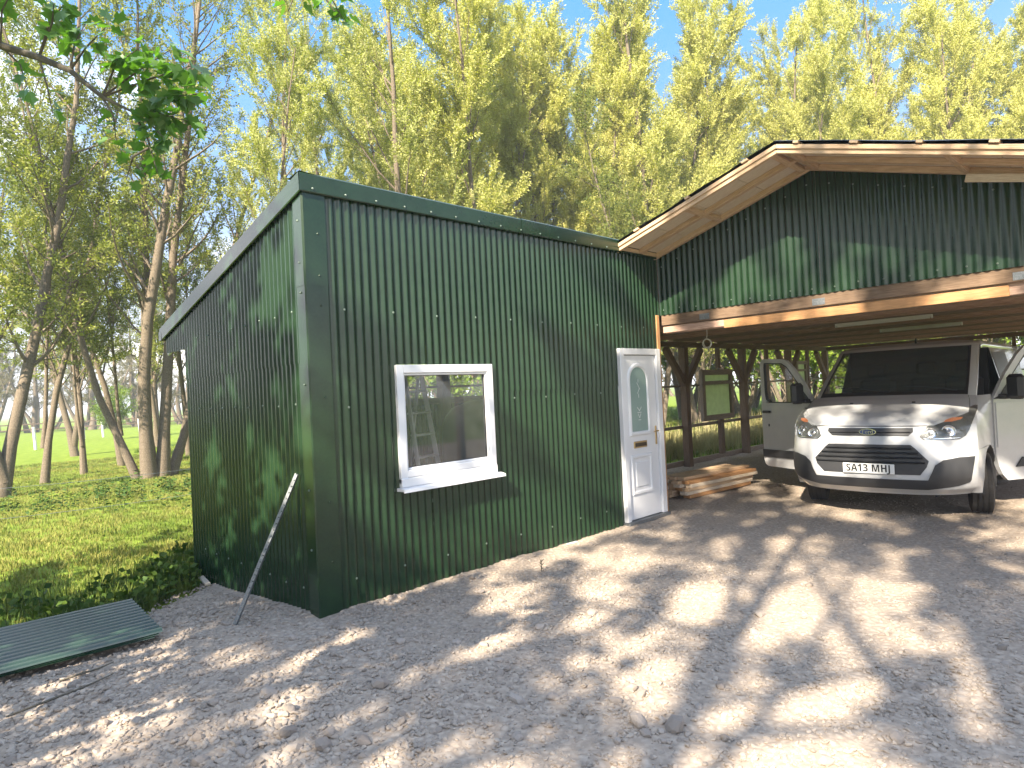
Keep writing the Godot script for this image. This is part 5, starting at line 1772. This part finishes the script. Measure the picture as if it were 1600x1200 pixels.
func build_fence() -> void:
	var f := thing("wire_fence", "low wire fence strung between the trees on the left", "fence", Vector3(0, 0, -7.5))
	for x in [-2.6, 3.6]:
		beam("fence_post", Vector3(x, -0.6, 0), Vector3(x, 0.95, 0), 0.08, 0.08, M.wood_weathered, f, 0.006, Vector3.RIGHT)
	for y in [0.20, 0.64]:
		var b := MB.new()
		var pts := PackedVector3Array()
		var rr := PackedFloat32Array()
		for k in 13:
			var t := k / 12.0
			pts.append(Vector3(lerpf(-2.6, 3.6, t), y - 0.10 * sin(PI * t), 0.05))
			rr.append(0.0032)
		b.tube(pts, rr, 5)
		put("wire", b.mesh(), M.galv, f)
	for q in [[7.2, -46.0], [8.6, -47.5], [6.0, -44.0], [10.5, -46.0], [3.2, -36.0]]:
		var b := MB.new()
		b.lathe(PackedVector2Array([Vector2(0, 0.0), Vector2(0, 0.07), Vector2(1.2, 0.065), Vector2(1.2, 0.05), Vector2(0.3, 0.05)]), Vector3.ZERO, Vector3.UP, 10)
		tag(put("tree_guard", b.mesh(), M.pvc, null, Transform3D(Basis(Vector3.BACK, 0.05), Vector3(q[0], -0.2, q[1]))), "small white sapling guard standing out on the field", "tree guard", "white sapling guards on the field")
	var ff := thing("field_fence", "far post and rail fence along the end of the field", "fence", Vector3(0, -0.2, -70))
	for i in 15:
		var x := -4.0 + i * 2.6
		beam("fence_post", Vector3(x, 0, 0), Vector3(x, 1.15, 0), 0.12, 0.12, M.wood_dark, ff, 0.01, Vector3.RIGHT)
		if i < 14:
			for y in [0.45, 0.95]:
				beam("rail", Vector3(x, y, 0.07), Vector3(x + 2.6, y, 0.07), 0.05, 0.11, M.wood_dark, ff)

func added_cloud_cover() -> ImageTexture:       # broken cloud added to whiten the shade, heavier out of view
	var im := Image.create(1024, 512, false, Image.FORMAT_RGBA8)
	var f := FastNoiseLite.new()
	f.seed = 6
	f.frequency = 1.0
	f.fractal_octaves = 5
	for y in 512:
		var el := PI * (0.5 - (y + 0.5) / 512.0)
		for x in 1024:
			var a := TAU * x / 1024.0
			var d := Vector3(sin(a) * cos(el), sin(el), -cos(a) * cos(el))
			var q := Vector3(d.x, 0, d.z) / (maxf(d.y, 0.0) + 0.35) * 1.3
			var n := f.get_noise_3d(q.x + 2434.4, 0.4, q.z + 1288.8)  # offset leaves the framed sky clearer than the rest
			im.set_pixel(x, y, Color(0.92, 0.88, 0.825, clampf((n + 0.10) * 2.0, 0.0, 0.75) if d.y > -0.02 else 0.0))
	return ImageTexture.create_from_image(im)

func _ready() -> void:
	# camera
	var cam := Camera3D.new()
	cam.name = "camera"
	add_child(cam)
	cam.fov = 61.5
	cam.near = 0.05
	cam.far = 2500.0
	cam.transform = Transform3D(Basis(Vector3.UP, -0.7732) * Basis(Vector3.RIGHT, 0.0118) * Basis(Vector3.BACK, -0.0483), Vector3(-2.3154, 1.6237, 4.5452))
	cam.current = true
	# sky and exposure
	var env := Environment.new()
	env.background_mode = Environment.BG_SKY
	var sky := Sky.new()
	var sm := ProceduralSkyMaterial.new()
	sm.sky_top_color = lin(0.020, 0.112, 0.28)
	sm.sky_horizon_color = lin(0.40, 0.39, 0.36)
	sm.sky_curve = 0.15
	sm.sky_cover = added_cloud_cover()
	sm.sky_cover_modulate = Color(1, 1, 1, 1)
	sm.ground_bottom_color = Color(0.30, 0.30, 0.22)
	sm.ground_horizon_color = Color(0.45, 0.50, 0.42)
	sky.sky_material = sm
	env.sky = sky
	env.background_energy_multiplier = 1.0
	env.tonemap_mode = Environment.TONE_MAPPER_LINEAR
	env.tonemap_exposure = 4.55
	env.fog_enabled = true
	env.fog_density = 0.0015
	env.fog_light_color = Color(0.90, 0.93, 0.97)
	env.sdfgi_enabled = true
	env.ssao_enabled = true
	env.ssil_enabled = true
	var we := WorldEnvironment.new()
	we.name = "environment"
	we.environment = env
	add_child(we)
	# sun: low from the left, a little behind the camera
	var sun := DirectionalLight3D.new()
	sun.name = "sun"
	add_child(sun)
	sun.look_at_from_position(Vector3.ZERO, Vector3(0.87, -0.65, -0.29), Vector3.UP)
	sun.light_energy = 1.32
	sun.light_color = Color(1.0, 0.945, 0.86)
	sun.light_angular_distance = 0.53
	sun.shadow_enabled = true
	make_materials()
	build_ground()
	build_shed()
	build_shed_contents()
	build_carport()
	build_trees()
	build_fence()
	build_van()
	build_yard_things()
	build_grass()
